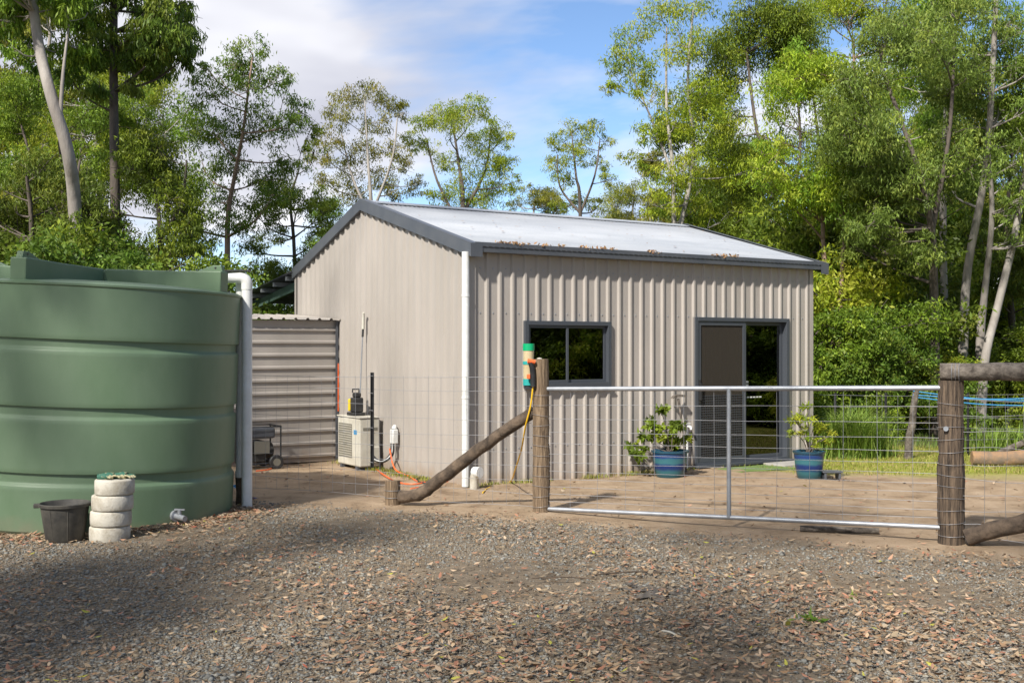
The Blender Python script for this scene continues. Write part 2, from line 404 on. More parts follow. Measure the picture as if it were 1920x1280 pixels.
# roof sheets (corrugated), overhanging the gutter and the far end
XO0, XO1 = -.05, LEN + .22
def corr(name, y0, z0, y1, z1, m, parent, x0=XO0, x1=XO1, pitch=.076, amp=.009):
    mb = MB(); nseg = int((x1 - x0) / pitch * 6); vs = []
    for r_ in range(2):
        for i in range(nseg + 1):
            x = x0 + (x1 - x0) * i / nseg
            vs.append((x, (y0, y1)[r_], (z0, z1)[r_] + amp * math.cos(2*math.pi*(x - x0)/pitch)))
    mb.add(vs, [(i, i+1, nseg+2+i, nseg+1+i) for i in range(nseg)], True)
    o = mb.build(name, m, parent, sharp=80); so = o.modifiers.new('thickness', 'SOLIDIFY'); so.thickness = .003; so.offset = -1
    return o
sl = (RIDGE - 3.02) / APY; sl2 = (RIDGE - 3.02) / (WID - APY)
corr('roof_sheet', -.13, 3.02 + .012 - .13*sl, APY, RIDGE - .012, M['roof'], shed)
corr('roof_sheet', WID + .06, 3.02 + .012 - .06*sl2, APY, RIDGE - .012, M['roof'], shed)
mb = MB()   # ridge cap: two flat wings resting on the crests
for s_, k in ((-1, sl), (1, sl2)):
    w = .15; mb.add([(XO0, APY, RIDGE + .016), (XO1, APY, RIDGE + .016), (XO1, APY + s_*w, RIDGE + .016 - w*k), (XO0, APY + s_*w, RIDGE + .016 - w*k)], [(0, 1, 2, 3)])
    mb.add([(XO0, APY + s_*w, RIDGE + .016 - w*k), (XO1, APY + s_*w, RIDGE + .016 - w*k), (XO1, APY + s_*(w + .004), RIDGE + .004 - w*k), (XO0, APY + s_*(w + .004), RIDGE + .004 - w*k)], [(0, 1, 2, 3)])
o = mb.build('ridge_cap', M['roof'], shed); so = o.modifiers.new('t', 'SOLIDIFY'); so.thickness = .002
# barge boards: folded charcoal flashing on both gable ends
for xe, sx in ((XO0 - .012, -1), (XO1 + .012, 1)):
    for ya, yb, k in ((-.155, APY, sl), (WID + .07, APY, sl2)):
        za = RIDGE + .03 - k * abs(APY - ya); zb = RIDGE + .03
        mb = MB(); h = .165
        e = .003 if ya < 0 else 0
        mb.prism([(xe, ya, za - h), (xe, yb, zb - h), (xe, yb, zb), (xe, ya, za)], (sx*.004 + sx*e, 0, 0))
        mb.prism([(xe - sx*.002, ya, za - .001), (xe - sx*.002, yb, zb - .001), (xe - sx*.002, yb, zb + .004), (xe - sx*.002, ya, za + .004)], (-sx*.10, 0, 0))
        mb.prism([(xe, ya, za - h - .001), (xe, yb, zb - h - .001), (xe, yb, zb - h - .005), (xe, ya, za - h - .005)], (-sx*(.055), 0, 0))
        if ya < 0: mb.box((min(xe, xe - sx*.16), ya - .004, za - h), (max(xe, xe - sx*.16), ya - .001, za))
        mb.build('barge_board', M['dark'], shed)
# gutter with a stepped face and a row of slots
gu0, gu1 = .0, LEN + .17; gb = EAVE - .025
mb = MB(); prof = [(-.036, gb + .10), (-.036, gb), (-.148, gb), (-.150, gb + .058), (-.156, gb + .062), (-.156, gb + .118), (-.150, gb + .122)]
for (ya, za), (yb, zb) in zip(prof, prof[1:]): mb.add([(gu0, ya, za), (gu1, ya, za), (gu1, yb, zb), (gu0, yb, zb)], [(0, 1, 2, 3)])
for xx in (gu0, gu1): mb.add([(xx, y_, z_) for y_, z_ in prof], [tuple(range(len(prof)))])
gut = mb.build('gutter', M['dark'], shed); so = gut.modifiers.new('t', 'SOLIDIFY'); so.thickness = .002
mb = MB(); k = .1
while k < gu1 - .1: mb.box((k, -.1605, gb + .066), (k + .055, -.1575, gb + .071)); k += .085
o = mb.build('slot_row', M['black'], gut); o['kind'] = 'stuff'
# litter lying in the gutter
N = 270; xs = np.concatenate([np.repeat(rng.uniform(.3, 3.0, 14), 15) + rng.normal(0, .07, 210), rng.uniform(3.9, 4.4, 60)])
fr_ = rand_rot(N); V = np.zeros((N, 4, 3)); Ls = rng.uniform(.03, .08, N); W = Ls * .22
cen = np.stack([xs, rng.uniform(-.165, -.09, N), gb + .125 + rng.uniform(-.02, .022, N)], 1)
a, b2 = fr_[:, :, 0], fr_[:, :, 1]
for i, (ka, kb) in enumerate(((-1, 0), (0, 1), (1, 0), (0, -1))): V[:, i] = cen + a*(ka*Ls[:, None]/2) + b2*(kb*W[:, None])
pal = np.array([(.30, .17, .08), (.22, .11, .05), (.36, .24, .13)])
o = quads_mesh('gutter_leaf_litter', V, 4, [(0, 1, 2, 3)], pal[rng.integers(0, 3, N)], M['litter'], shed); o['kind'] = 'stuff'
N = 70; yr = rng.uniform(.0, APY - .2, N); xr = rng.uniform(.1, LEN, N); t = rng.uniform(0, 6.28, N); Ls = rng.uniform(.03, .09, N)
cen = np.stack([xr, yr, 3.02 + sl*yr + .032], 1); a = np.stack([np.cos(t), np.sin(t), sl*np.sin(t)], 1); b2 = np.stack([-np.sin(t), np.cos(t), sl*np.cos(t)], 1)
V = np.stack([cen + a*(ka*Ls[:, None]/2) + b2*(kb*Ls[:, None]*.16) for ka, kb in ((-1, 0), (0, 1), (1, 0), (0, -1))], 1)
o = quads_mesh('roof_leaf_litter', V, 4, [(0, 1, 2, 3)], pal[rng.integers(0, 3, N)], M['litter'], shed); o['kind'] = 'stuff'
# downpipe with a capped stormwater elbow beside it
mb = MB(); mb.tube([(-.085, -.055, gb), (-.085, -.055, .30), (-.085, -.055, .02)], .047, 20)
dp = mb.build('downpipe', M['pvc'], shed)
for z_ in (1.1, 2.35): mb = MB(); mb.tube([(-.085, -.055, z_), (-.085, -.055, z_ + .03)], .051, 20); mb.build('pipe_clip', M['pvc'], dp)
# slab
mb = MB(); mb.box((.04, .04, -.05), (LEN - .04, WID - .04, .06)); mb.build('floor_slab', M['slab'], shed)
# window
win = empty('window'); win.parent = shed
def ring(mb, x0, x1, z0, z1, w, y0, y1):
    mb.box((x0, y0, z0), (x0 + w, y1, z1)); mb.box((x1 - w, y0, z0), (x1, y1, z1))
    mb.box((x0 + w, y0, z1 - w), (x1 - w, y1, z1)); mb.box((x0 + w, y0, z0), (x1 - w, y1, z0 + w))
mb = MB(); ring(mb, wx0 - .02, wx1 + .02, wz0 - .02, wz1 + .02, .055, -.055, .05); mb.build('window_frame', M['frame'], win, .003)
wm = (wx0 + wx1) / 2 - .03
mb = MB(); ring(mb, wx0 + .036, wm + .03, wz0 + .036, wz1 - .036, .035, -.035, -.005); mb.build('sash', M['frame'], win, .002)
mb = MB(); ring(mb, wm - .02, wx1 - .036, wz0 + .036, wz1 - .036, .035, .0, .03); mb.build('sash', M['frame'], win, .002)
mb = MB(); mb.box((wx0 + .071, -.023, wz0 + .07), (wm - .005, -.018, wz1 - .07)); mb.build('pane', M['glass'], win)
mb = MB(); mb.box((wm + .015, .012, wz0 + .07), (wx1 - .071, .017, wz1 - .07)); mb.build('pane', M['glass'], win)
mb = MB(); mb.box((wx0 - .03, -.075, wz0 - .035), (wx1 + .03, -.031, wz0 - .0205)); mb.build('sill', M['frame'], win)
# rear window, seen through the front one
rw = empty('window'); rw.parent = shed
mb = MB(); ring(mb, LEN - 1.77, LEN - .23, .93, 2.17, .055, WID - .03, WID + .06); mb.box((LEN - 1.05, WID - .02, .985), (LEN - .95, WID + .04, 2.115)); mb.build('window_frame', M['frame'], rw)
mb = MB(); mb.box((LEN - 1.715, WID + .0, .985), (LEN - 1.051, WID + .005, 2.115)); mb.build('pane', M['glass'], rw)
mb = MB(); mb.box((LEN - .949, WID + .0, .985), (LEN - .285, WID + .005, 2.115)); mb.build('pane', M['glass'], rw)
# sliding door: screen leaf on the left, glass leaf slid back on the right
door = empty('sliding_door'); door.parent = shed
mb = MB(); ring(mb, dx0 - .02, dx1 + .02, dz0 - .03, dz1 + .02, .055, -.06, .08); mb.build('door_frame', M['frame'], door, .003)
dm = front(1392, 700)[0]
sl_ = MB(); ring(sl_, dx0 + .036, dm + .03, dz0 + .027, dz1 - .036, .06, -.045, -.012)
leaf_s = sl_.build('screen_leaf', M['frame'], door, .003)
mb = MB(); mb.box((dx0 + .097, -.031, dz0 + .088), (dm - .031, -.027, dz1 - .097)); mb.build('mesh_screen', M['screen'], leaf_s)
mb = MB(); z_ = dz0 + .12
while z_ < dz0 + .98: mb.box((dx0 + .098, -.038, z_), (dm - .032, -.0335, z_ + .006)); z_ += .035
x_ = dx0 + .12
while x_ < dm - .05: mb.box((x_, -.0335, dz0 + .09), (x_ + .004, -.0315, dz0 + .98)); x_ += .035
o = mb.build('pet_grille', M['frame'], leaf_s); o['kind'] = 'stuff'
mb = MB(); mb.box((dx0 + .05, -.085, .98), (dx0 + .085, -.046, 1.22)); mb.box((dx0 + .045, -.055, .93), (dx0 + .09, -.0455, 1.27)); mb.build('handle', M['black'], leaf_s, .006)
gl = MB(); ring(gl, dm - .03, dx1 - .036, dz0 + .027, dz1 - .036, .05, .03, .06); leaf_g = gl.build('glass_leaf', M['frame'], door, .003)
mb = MB(); mb.box((dm + .02, .043, dz0 + .078), (dx1 - .086, .048, dz1 - .087)); mb.build('pane', M['glass'], leaf_g)
for z_ in (1.155, 1.205): mb = MB(); mb.box((dm + .05, .0405, z_), (dm + .16, .0425, z_ + .03)); mb.build('sticker', M['pvc'], leaf_g)
for i_ in range(6): mb = MB(); mb.box((dm + .07 + .062*i_, .0405, .985), (dm + .115 + .062*i_, .0425, 1.003)); mb.build('sticker', M['pvc'], leaf_g)
mb = MB(); mb.box((dx0 - .03, -.14, .03), (dx1 + .03, -.061, .065)); mb.build('door_sill', M['frame'], door)
# side flashings of the openings
for xa in (dx0 - .055, dx1 + .021): mb = MB(); mb.box((xa, -.036, 0), (xa + .034, -.031, dz1 + .02)); mb.build('jamb_flashing', M['wall'], shed)
# lean-to awning behind the left eave
aw = empty('awning'); aw.parent = shed
AZ0, AZ1, AL = 2.98, 2.62, 2.9
sl3 = (AZ0 - AZ1) / AL
corr('awning_sheet', WID + .03, AZ0, WID + AL, AZ1, M['dark'], aw, x0=-.1, x1=LEN)
for j in range(5):
    y_ = WID + .35 + j*.6; z_ = AZ0 - sl3*(y_ - WID) - .014
    mb = MB(); mb.box((-.06, y_ - .03, z_ - .075), (LEN, y_ + .03, z_)); mb.build('purlin', M['galv'], aw)
for x_ in (.12, LEN/2, LEN - .2):
    mb = MB(); mb.prism([(x_, WID + .04, AZ0 - .25), (x_, WID + AL - .1, AZ1 - .25 + .01), (x_, WID + AL - .1, AZ1 - .10), (x_, WID + .04, AZ0 - .10)], (.07, 0, 0)); mb.build('rafter', M['green_beam'], aw)
    mb = MB(); mb.box((x_ - .01, WID + AL - .19, -.03), (x_ + .08, WID + AL - .101, AZ1 - .10)); mb.build('post', M['green_beam'], aw)

def W2(x, y, z=0):
    """shed-local -> world"""
    return Vector((C0.x + x*lx - y*ly, C0.y + x*ly + y*lx, z))

# contents glimpsed through the door
cab = empty('storage_cabinet', W2(LEN - .42, .62, .06), TH, 'orange brown timber shelf unit inside the sliding door', 'cabinet')
mb = MB(); mb.box((-.0, -.40, 0), (.03, .40, 1.55)); mb.box((.35, -.4, 0), (.37, .4, 1.55)); mb.box((.03, -.4, 0), (.35, -.37, 1.55)); mb.box((.03, .37, 0), (.35, .4, 1.55)); mb.build('carcass', M['wood_in'], cab)
for z_ in (.3, .75, 1.15, 1.52): mb = MB(); mb.box((-.05, -.42, z_), (-.001, .42, z_ + .03)); mb.build('shelf_edge', M['wood_in'], cab)
cl = MB(); p0 = W2(LEN - .10, .42)
cl.lathe([(.02, .75), (.10, .70), (.17, .55), (.18, .3), (.2, .02), (.16, 0)], (0, 0, 0), 14)
coat = cl.build('hanging_coat', M['blue']); coat.location = (p0.x - .1, p0.y - .02, 1.62); coat.rotation_euler = (0, 0, TH); coat.scale = (.75, 1.2, .75)
tag(coat, 'blue cloth hanging inside the glass door above the shelf unit', 'cloth')

# ------------------------------------------------------------------ small horizontal-rib shed against the gable
gsy = gable(637, 860)[0]
gs = empty('garden_shed', W2(-.04, gsy), TH, 'low beige garden shed of horizontal ribbed sheets beside the big shed', 'shed')
GH, GWd, GD = 2.13, 2.6, 1.6
def hsheet(name, place, length, parent):
    mb = MB(); z = .0; prof = [(0, 0)]; k = .09
    while k < GH - .04:
        for d, o_ in ((-.032, 0), (-.014, RH), (.014, RH), (.032, 0)): prof.append((k + d, o_))
        k += PITCH
    prof.append((GH, 0))
    for (za, oa), (zb, ob) in zip(prof, prof[1:]): mb.add([place(0, oa, za), place(length, oa, za), place(length, ob, zb), place(0, ob, zb)], [(0, 1, 2, 3)])
    o_ = mb.build(name, M['wall'], parent); s_ = o_.modifiers.new('t', 'SOLIDIFY'); s_.thickness = .003; return o_
hsheet('front_wall', lambda s, o_, z: (-GWd + s, -o_, z), GWd - .03, gs)
hsheet('side_wall', lambda s, o_, z: (-GWd - o_, GD - s, z), GD, gs)
hsheet('rear_wall', lambda s, o_, z: (-s - .03, GD + o_, z), GWd - .03, gs)
mb = MB(); mb.box((-.045, -.04, 0), (.0, -.0305, GH)); mb.build('corner_trim', M['dark'], gs)
mb = MB(); mb.box((-.012, -.052, .75), (.004, -.0405, 1.48)); mb.build('red_strip', M['orange'], gs)
mb = MB(); pr = []; k = -GWd - .08
xs_ = [k]
while k < .0:
    for d, o_ in ((0, 0), (.04, .0), (.055, .026), (.085, .026), (.10, 0)): pr.append((k + d, o_))
    k += PITCH
vs = []
for y_, zr in ((-.10, GH + .012), (GD + .1, GH + .115)):
    for x_, o_ in pr: vs.append((min(x_, .0), y_, zr + o_))
m_ = len(pr); mb.add(vs, [(i, i+1, m_+i+1, m_+i) for i in range(m_-1)])
o = mb.build('roof_sheet', M['wall'], gs); s_ = o.modifiers.new('t', 'SOLIDIFY'); s_.thickness = .003

# ------------------------------------------------------------------ water tank
TR = 1.44; TY = F*CH/(1002-HZ) + TR; TX = (172 - 960)/F*TY
tank = empty('water_tank', (TX, TY, -.02), 0, 'large round green plastic rainwater tank with ring grooves', 'tank')
tank.rotation_euler = (0, R(2.3), 0)
tz = lambda y: (1002 - y)/F*(TY - TR)
g_ = [(630, 649), (758, 779), (884, 906)]
prof = [(TR - .03, 0), (TR, .04)]
for ya, yb in g_[::-1]:
    zb, za = tz(yb), tz(ya)
    prof += [(TR, zb - .06), (TR, zb - .018), (TR - .004, zb - .008), (TR - .024, zb + .010), (TR - .028, zb + .018), (TR - .028, zb + .03), (TR - .028, za - .02), (TR - .028, za - .006), (TR - .024, za - .001), (TR - .002, za + .001), (TR, za + .008), (TR, za + .05)]
TT = tz(524)
prof += [(TR, TT - .08), (TR, TT - .03), (TR + .012, TT - .018), (TR + .012, TT), (TR - .03, TT + .02), (TR - .12, TT + .025), (TR*.6, TT + .06), (TR*.25, TT + .08), (.0, TT + .085)]
mb = MB(); mb.lathe(prof, (0, 0, 0), 128); body = mb.build('tank_body', M['tank'], tank, sharp=28)
for ang in (R(-101), R(-12), R(78), R(168)):       # radial roof beams ending in lifting lugs
    Mx = Matrix.Rotation(ang, 4, 'Z'); mb = MB()
    pts = [(.087, TT + .06), (.087, TT + .215), (TR*.55, TT + .215), (TR - .12, TT + .225), (TR - .03, TT + .225), (TR - .03, TT + .005)]
    mb.prism([Mx @ Vector((r_, -.085, z_)) for r_, z_ in pts], Mx @ Vector((0, .17, 0)))
    bm_ = mb.build('roof_beam', M['tank'], tank, .012)
    mb = MB(); q = [(TR - .33, TT + .22), (TR - .15, TT + .285), (TR - .06, TT + .285), (TR - .04, TT + .22)]
    mb.prism([Mx @ Vector((r_, -.035, z_)) for r_, z_ in q], Mx @ Vector((0, .07, 0))); lg = mb.build('lifting_lug', M['tank'], bm_, .006)
    mb = MB(); mb.tube([Mx @ Vector((TR - .12, -.037, TT + .258)), Mx @ Vector((TR - .12, .037, TT + .258))], .012, 10); mb.build('lug_hole', M['black'], bm_)
va = R(-38); vd = Vector((math.cos(va), math.sin(va), 0)); mb = MB()
mb.tube([vd*(TR - .02) + Vector((0, 0, .16)), vd*(TR + .17) + Vector((0, 0, .15))], [.03, .028], 14)
mb.tube([vd*(TR + .001) + Vector((0, 0, .16)), vd*(TR + .03) + Vector((0, 0, .16))], .055, 16)
mb.tube([vd*(TR + .08) + Vector((0, 0, .17)), vd*(TR + .08) + Vector((0, 0, .225))], .02, 10)
mb.box((-.05, -.012, .222), (.05, .012, .235), Matrix.Translation(vd*(TR + .08)))
mb.build('outlet_valve', M['galv'], tank)
# leaf litter on the tank roof is left to the beams; the white overflow pipes stand beside it
pb = G(463, 952); pv = empty('overflow_pipe', pb, 0, 'tall white plastic pipe bent over at the green tank rim', 'pipe')
ztop = CH - (522 - HZ)/F*pb.y; xa = (448 - 463)/F*pb.y
def arc(c, r, a0, a1, n_=8): return [Vector((c[0] + r*math.cos(a0 + (a1 - a0)*i/n_), c[1], c[2] + r*math.sin(a0 + (a1 - a0)*i/n_))) for i in range(n_ + 1)]
mb = MB(); mb.tube([(0, 0, -.02), (0, 0, ztop - .06)], .056, 20); mb.build('riser', M['pvc'], pv)
mb = MB(); mb.tube([(0, 0, ztop - .12)] + arc((-.07, 0, ztop - .06), .07, 0, math.pi/2) + [(-.30, .03, ztop + .012)], .060, 20); mb.build('elbow', M['pvc'], pv)
zbot = CH - (893 - HZ)/F*pb.y
mb = MB(); mb.tube([(xa - .01, .12, zbot), (xa - .01, .12, ztop)], .052, 20); dr = mb.build('dropper', M['pvc'], pv)
mb = MB(); mb.tube([(xa - .01, .12, zbot - .02), (xa - .01, .12, zbot + .05)], .060, 20); mb.build('collar', M['pvc'], dr)
mb = MB(); mb.tube([(xa - .02, .13, -.02), (xa - .015, .13, .15), (xa - .02, .12, zbot - .02)], [.05, .04, .045], 10, wob=.15); mb.build('rusty_stand', M['timber_dark'], pv)
mb = MB(); mb.box((-.29, -.05, ztop + .075), (.03, .06, ztop + .09)); mb.build('bracket', M['black'], pv)

# ------------------------------------------------------------------ bucket, stacked discs, gloves
bk = G(122, 1012); bu = empty('bucket', bk, .3, 'black rubber bucket on the leaf litter before the green tank', 'bucket')
mb = MB(); Hb = .335
mb.lathe([(0, .005), (.155, 0), (.163, .01), (.205, Hb - .03), (.222, Hb - .025), (.226, Hb), (.215, Hb + .005), (.200, Hb - .01), (.155, .03), (0, .025)], n=40); mb.build('bucket_body', M['rubber'], bu, sharp=50)
for k in range(8):
    t = k*math.pi/4 + .2; mb = MB(); d = Vector((math.cos(t), math.sin(t), 0)); mb.tube([d*.160 + Vector((0, 0, .01)), d*.204 + Vector((0, 0, Hb - .03))], .005, 6); mb.build('side_rib', M['rubber'], bu)
for s_ in (-1, 1): mb = MB(); mb.box((s_*.235 - .028, -.03, Hb - .035), (s_*.235 + .028, .03, Hb + .003)); mb.build('handle_lug', M['rubber'], bu, .008)
st = G(206, 1011); dd = ['lowest', 'second lowest', 'third from the ground', 'topmost']
for k, (px, r_) in enumerate(((206, .176), (208, .178), (211, .180), (215, .172))):
    mb = MB(); h = .138; q = .016
    mb.lathe([(0, 0), (r_ - q, 0), (r_ - .004, .006), (r_, q), (r_ + .002, h*.5), (r_, h - q), (r_ - .004, h - .006), (r_ - q, h), (r_*.35, h - .004), (0, h - .004)], n=40)
    o = mb.build('concrete_disc', M['concrete'], None, sharp=60)
    o.location = ((px - 960)/F*st.y, st.y, -.008 + k*(h + .002)); o.rotation_euler = (0, 0, k*1.3)
    tag(o, f'dirty white rounded disc, {dd[k]} of the stack of four by the bucket', 'concrete disc', 'discs stacked by the tank')
gtop = -.008 + 4*.140 - .002
M['glove'] = mat('green_dipped_glove', (.02, .10, .065), .7, 0, (.36, .32, .19), 14, 4, .004, 60, mix=(.5, .56))
for i, (ox, oy, rz, lab) in enumerate(((-.05, -.01, .15, 'green and cream work glove lying left on the disc stack'), (.065, .03, -.35, 'green and cream work glove lying right on the disc stack'))):
    bmv = MB(); palm = [(-.10, 0, .018), (-.05, 0, .022), (0, .0, .03), (.045, 0, .028)]
    bmv.tube(palm, [.036, .042, .046, .040], 12)
    for j, (fy, L_) in enumerate(((-.033, .06), (-.011, .075), (.012, .072), (.034, .055))):
        bmv.tube([(.03, fy*.8, .028), (.06, fy, .038), (.06 + L_*.6, fy*1.15, .034), (.06 + L_, fy*1.2, .015)], [.013, .0125, .012, .008], 8)
    bmv.tube([(-.03, -.03, .025), (0, -.065, .03), (.035, -.085, .02)], [.015, .014, .010], 8)
    o = bmv.build('work_glove', M['glove']); o.location = ((215 - 960)/F*st.y + ox, st.y + oy, gtop); o.rotation_euler = (0, 0, rz); o.scale = (.95, .95, .8)
    tag(o, lab, 'glove', 'gloves on the disc stack')

# ------------------------------------------------------------------ gate, posts, braces, wire fences
def fl(px, z=0, off=0):
    """point on the fence line under a photo column"""
    r = (px - 960)/F; ax, ay = FA.x + FN.x*off, FA.y + FN.y*off
    t = (r*ay - ax)/(FD.x - r*FD.y); return Vector((ax + FD.x*t, ay + FD.y*t, z))
def ft(px, off=0): return (fl(px, 0, off) - FA).dot(FD)
FROT = math.atan2(FD.y, FD.x)
def log(mb, a, b_, r0, r1, n_=14, seg=9, wob=.035, bend=.012):
    a, b_ = Vector(a), Vector(b_); pts = []; rr = []
    for i in range(seg + 1):
        t = i/seg; p = a.lerp(b_, t)
        if 0 < i < seg: p += Vector((random.uniform(-bend, bend), random.uniform(-bend, bend), random.uniform(-bend, bend)*.5))
        pts.append(p); rr.append((r0 + (r1 - r0)*t)*random.uniform(.96, 1.04))
    mb.tube(pts, rr, n_, wob=wob)
pl = G(1015, 962); pr_ = G(1783, 1017)
postL = empty('gate_post', pl, 0, 'round timber gate post at the left end of the gate, wrapped in wire', 'post', 'gate posts')
zl = CH - (673 - HZ)/F*pl.y; mb = MB(); log(mb, (0, 0, -.1), (-.005, 0, zl), .094, .080, 18, 12, .02, .004); mb.build('post_trunk', M['timber'], postL, sharp=60)
for i in range(12):
    z_ = .08 + i*.105; mb = MB(); tilt = random.uniform(-.015, .015)
    mb.tube([Vector((.0945*math.cos(t)*1.03, .0945*math.sin(t)*1.03, z_ + tilt*math.cos(t))) for t in np.linspace(0, 2*math.pi, 20)], .0018, 5, False); mb.build('wire_wrap', M['wire'], postL)
mb = MB(); mb.lathe([(0, .0), (.03, .003), (.02, .012), (0, .016)], (-.02, -.01, zl), 10); mb.build('top_cap', M['concrete'], postL)
mb = MB(); mb.tube([(-.09, -.03, zl - .18), (-.12, -.05, zl - .18)], .03, 12); mb.build('insulator_knob', M['galv'], postL)
postR = empty('gate_post', pr_, FROT, 'dark square-worn timber gate post at the right end of the gate', 'post', 'gate posts')
zr = CH - (713 - HZ)/F*pr_.y; mb = MB(); log(mb, (0, 0, -.1), (.0, 0, zr), .118, .108, 12, 14, .05, .005); mb.build('post_trunk', M['post_dark'], postR, sharp=25)
for i in range(12):
    z_ = .08 + i*.105; mb = MB()
    mb.tube([Vector((.121*math.cos(t), .121*math.sin(t), z_ + .012*math.sin(t + i))) for t in np.linspace(0, 2*math.pi, 20)], .0018, 5, False); mb.build('wire_wrap', M['wire'], postR)
mb = MB(); mb.tube([(-.03, -.11, 1.02), (-.03, -.135, 1.02)], .022, 10); mb.build('bolt', M['galv'], postR)
# top rail and low brace to the right of it
e = fl(2150); rzc = CH - (702 - HZ)/F*pr_.y
mb = MB(); a0 = fl(1763); mb_l = log(mb, (a0.x, a0.y, zr + .075), (e.x, e.y, zr + .10), .078, .085, 16, 10, .02, .008)
o = mb.build('fence_rail', M['timber_grey'], sharp=60); tag(o, 'thick grey log rail resting across the top of the right gate post', 'log rail')
mb = MB()
for i in range(3): mb.tube([Vector((a0.x, a0.y, zr + .07)) + FD*(.10 + .03*i) + Vector((0, 0, .083*math.cos(t))) + FN*(.088*math.sin(t)) for t in np.linspace(0, 2*math.pi, 18)], .0028, 5, False)
o = mb.build('wire_tie', M['wire']); tag(o, 'twisted wire tie binding the log rail to the right gate post', 'wire')
a0 = fl(1812); e = fl(2080); mb = MB(); log(mb, (a0.x, a0.y, .06), (e.x, e.y, .46), .075, .085, 14, 8, .03, .012)
o = mb.build('brace_log', M['timber_dark'], sharp=60); tag(o, 'dark brace log rising right from the foot of the right gate post', 'log brace')
e2 = fl(2110); mb = MB(); log(mb, (e2.x, e2.y, -.1), (e2.x, e2.y, zr + .02), .11, .10, 12, 10, .03, .005); o = mb.build('strainer_post', M['timber_dark'], sharp=50); tag(o, 'dark timber strainer post beyond the right end of the log rail', 'post')
# left brace and its stub
s0 = fl(736); zA = CH - (772 - HZ)/F*pl.y
bpts = smooth([fl(751, .07), fl(785, .115), fl(815, .245), fl(868, .50), fl(930, .775), fl(1001, zA)], 4)
mb = MB(); mb.tube([p + Vector((random.uniform(-.006, .006), random.uniform(-.01, .01), random.uniform(-.008, .008))) for p in bpts], [.070*random.uniform(.92, 1.08)*(1 - .12*i/len(bpts)) for i in range(len(bpts))], 14, wob=.06); o = mb.build('brace_log', M['timber_dark'], sharp=60); tag(o, 'crooked dark brace log leaning up against the left gate post', 'log brace')
sb = empty('stub_post', s0, 0, 'short sawn stub post at the foot of the left brace log', 'post')
mb = MB(); log(mb, (0, 0, -.08), (.0, 0, .245), .088, .085, 14, 6, .02, .003); mb.build('post_trunk', M['timber'], sb, sharp=50)
for z_ in (.06, .14): mb = MB(); mb.tube([Vector((.093*math.cos(t), .093*math.sin(t), z_)) for t in np.linspace(0, 2*math.pi, 18)], .0024, 5, False); mb.build('wire_wrap', M['wire'], sb)
# the gate
off = .0
ga, gb_ = fl(1018, 0, off), fl(1779, 0, off); GL = (gb_ - ga).length
gate = empty('farm_gate', ga, FROT, 'galvanised tube farm gate filled with wire mesh between the timber posts', 'gate')
zt0, zb0 = CH - (729 - HZ)/F*ga.y, CH - (953 - HZ)/F*ga.y; zt1, zb1 = CH - (727 - HZ)/F*gb_.y, CH - (989 - HZ)/F*gb_.y
zb1 += .0
mb = MB(); mb.tube([(0, 0, zt0), (GL, 0, zt1)], .024, 14); mb.build('top_rail', M['galv'], gate)
mb = MB(); mb.tube([(0, 0, zb0), (GL, 0, zb1)], .022, 14); mb.build('bottom_rail', M['galv'], gate)
for tx in (.022, GL - .022): mb = MB(); k = tx/GL; mb.tube([(tx, 0, zb0 + (zb1 - zb0)*k), (tx, 0, zt0 + (zt1 - zt0)*k)], .020, 12); mb.build('stile', M['galv'], gate)
tm = (fl(1367, 0, off) - ga).dot(FD); k = tm/GL
mb = MB(); mb.tube([(tm, -.006, zb0 + (zb1 - zb0)*k), (tm, -.006, zt0 + (zt1 - zt0)*k)], .021, 14); mb.build('centre_stile', M['galv'], gate)
fr = [.135, .25, .36, .455, .54, .615, .685, .75, .815, .875, .935]
for q in fr:
    mb = MB(); mb.tube([(t*GL, .004 + .004*math.sin(9*t + q*20), zt0 + (zt1 - zt0)*t + (zb0 + (zb1 - zb0)*t - zt0 - (zt1 - zt0)*t)*q + .003*math.sin(17*t + 31*q)) for t in np.linspace(.005, .995, 14)], .0023, 5, False); mb.build('mesh_wire', M['wire'], gate)
nv = 13
for i in range(1, nv):
    t = i/nv; mb = MB(); mb.tube([(t*GL + random.uniform(-.006, .006), .010, zt0 + (zt1 - zt0)*t), (t*GL, .011, (zt0 + zb0)/2), (t*GL + random.uniform(-.006, .006), .010, zb0 + (zb1 - zb0)*t)], .0021, 5, False); mb.build('mesh_wire', M['wire'], gate)
mb = MB(); mb.tube([(GL - .05, -.02, zt1 - .16), (GL + .06, -.03, zt1 - .17)], .007, 6); mb.build('latch_chain', M['galv'], gate)

def wire_fence(px0, px1, label, ztop0, ztop1, spacing, zs, px_label=None, off=.0, bottom=.06):
    a, b_ = fl(px0, 0, off), fl(px1, 0, off); L_ = (b_ - a).length
    f = empty('wire_fence', a, FROT, label, 'wire fence', 'wire mesh fences')
    for q in zs:
        ph = random.uniform(0, 6); mb = MB()
        mb.tube([(t*L_, .006*math.sin(7*t + ph), bottom + (ztop0 + (ztop1 - ztop0)*t - bottom)*q + (.010*math.sin(3*t*math.pi + ph) if q < 1 else -.02*math.sin(math.pi*t))) for t in np.linspace(0, 1, 26)], .0028 if q == 1 else .0022, 5, False)
        mb.build('line_wire', M['wire'], f)
    n_ = int(L_/spacing)
    for i in range(1, n_):
        t = i/n_; zt = ztop0 + (ztop1 - ztop0)*t; mb = MB(); w = random.uniform(-.012, .012)
        mb.tube([(t*L_ + w*math.sin(j*1.3 + i), .004, bottom + (zt - bottom)*j/7) for j in range(8)], .0019, 4, False); mb.build('stay_wire', M['wire'], f)
    return f
zs = [0, .10, .20, .31, .42, .53, .65, .77, .885, 1]
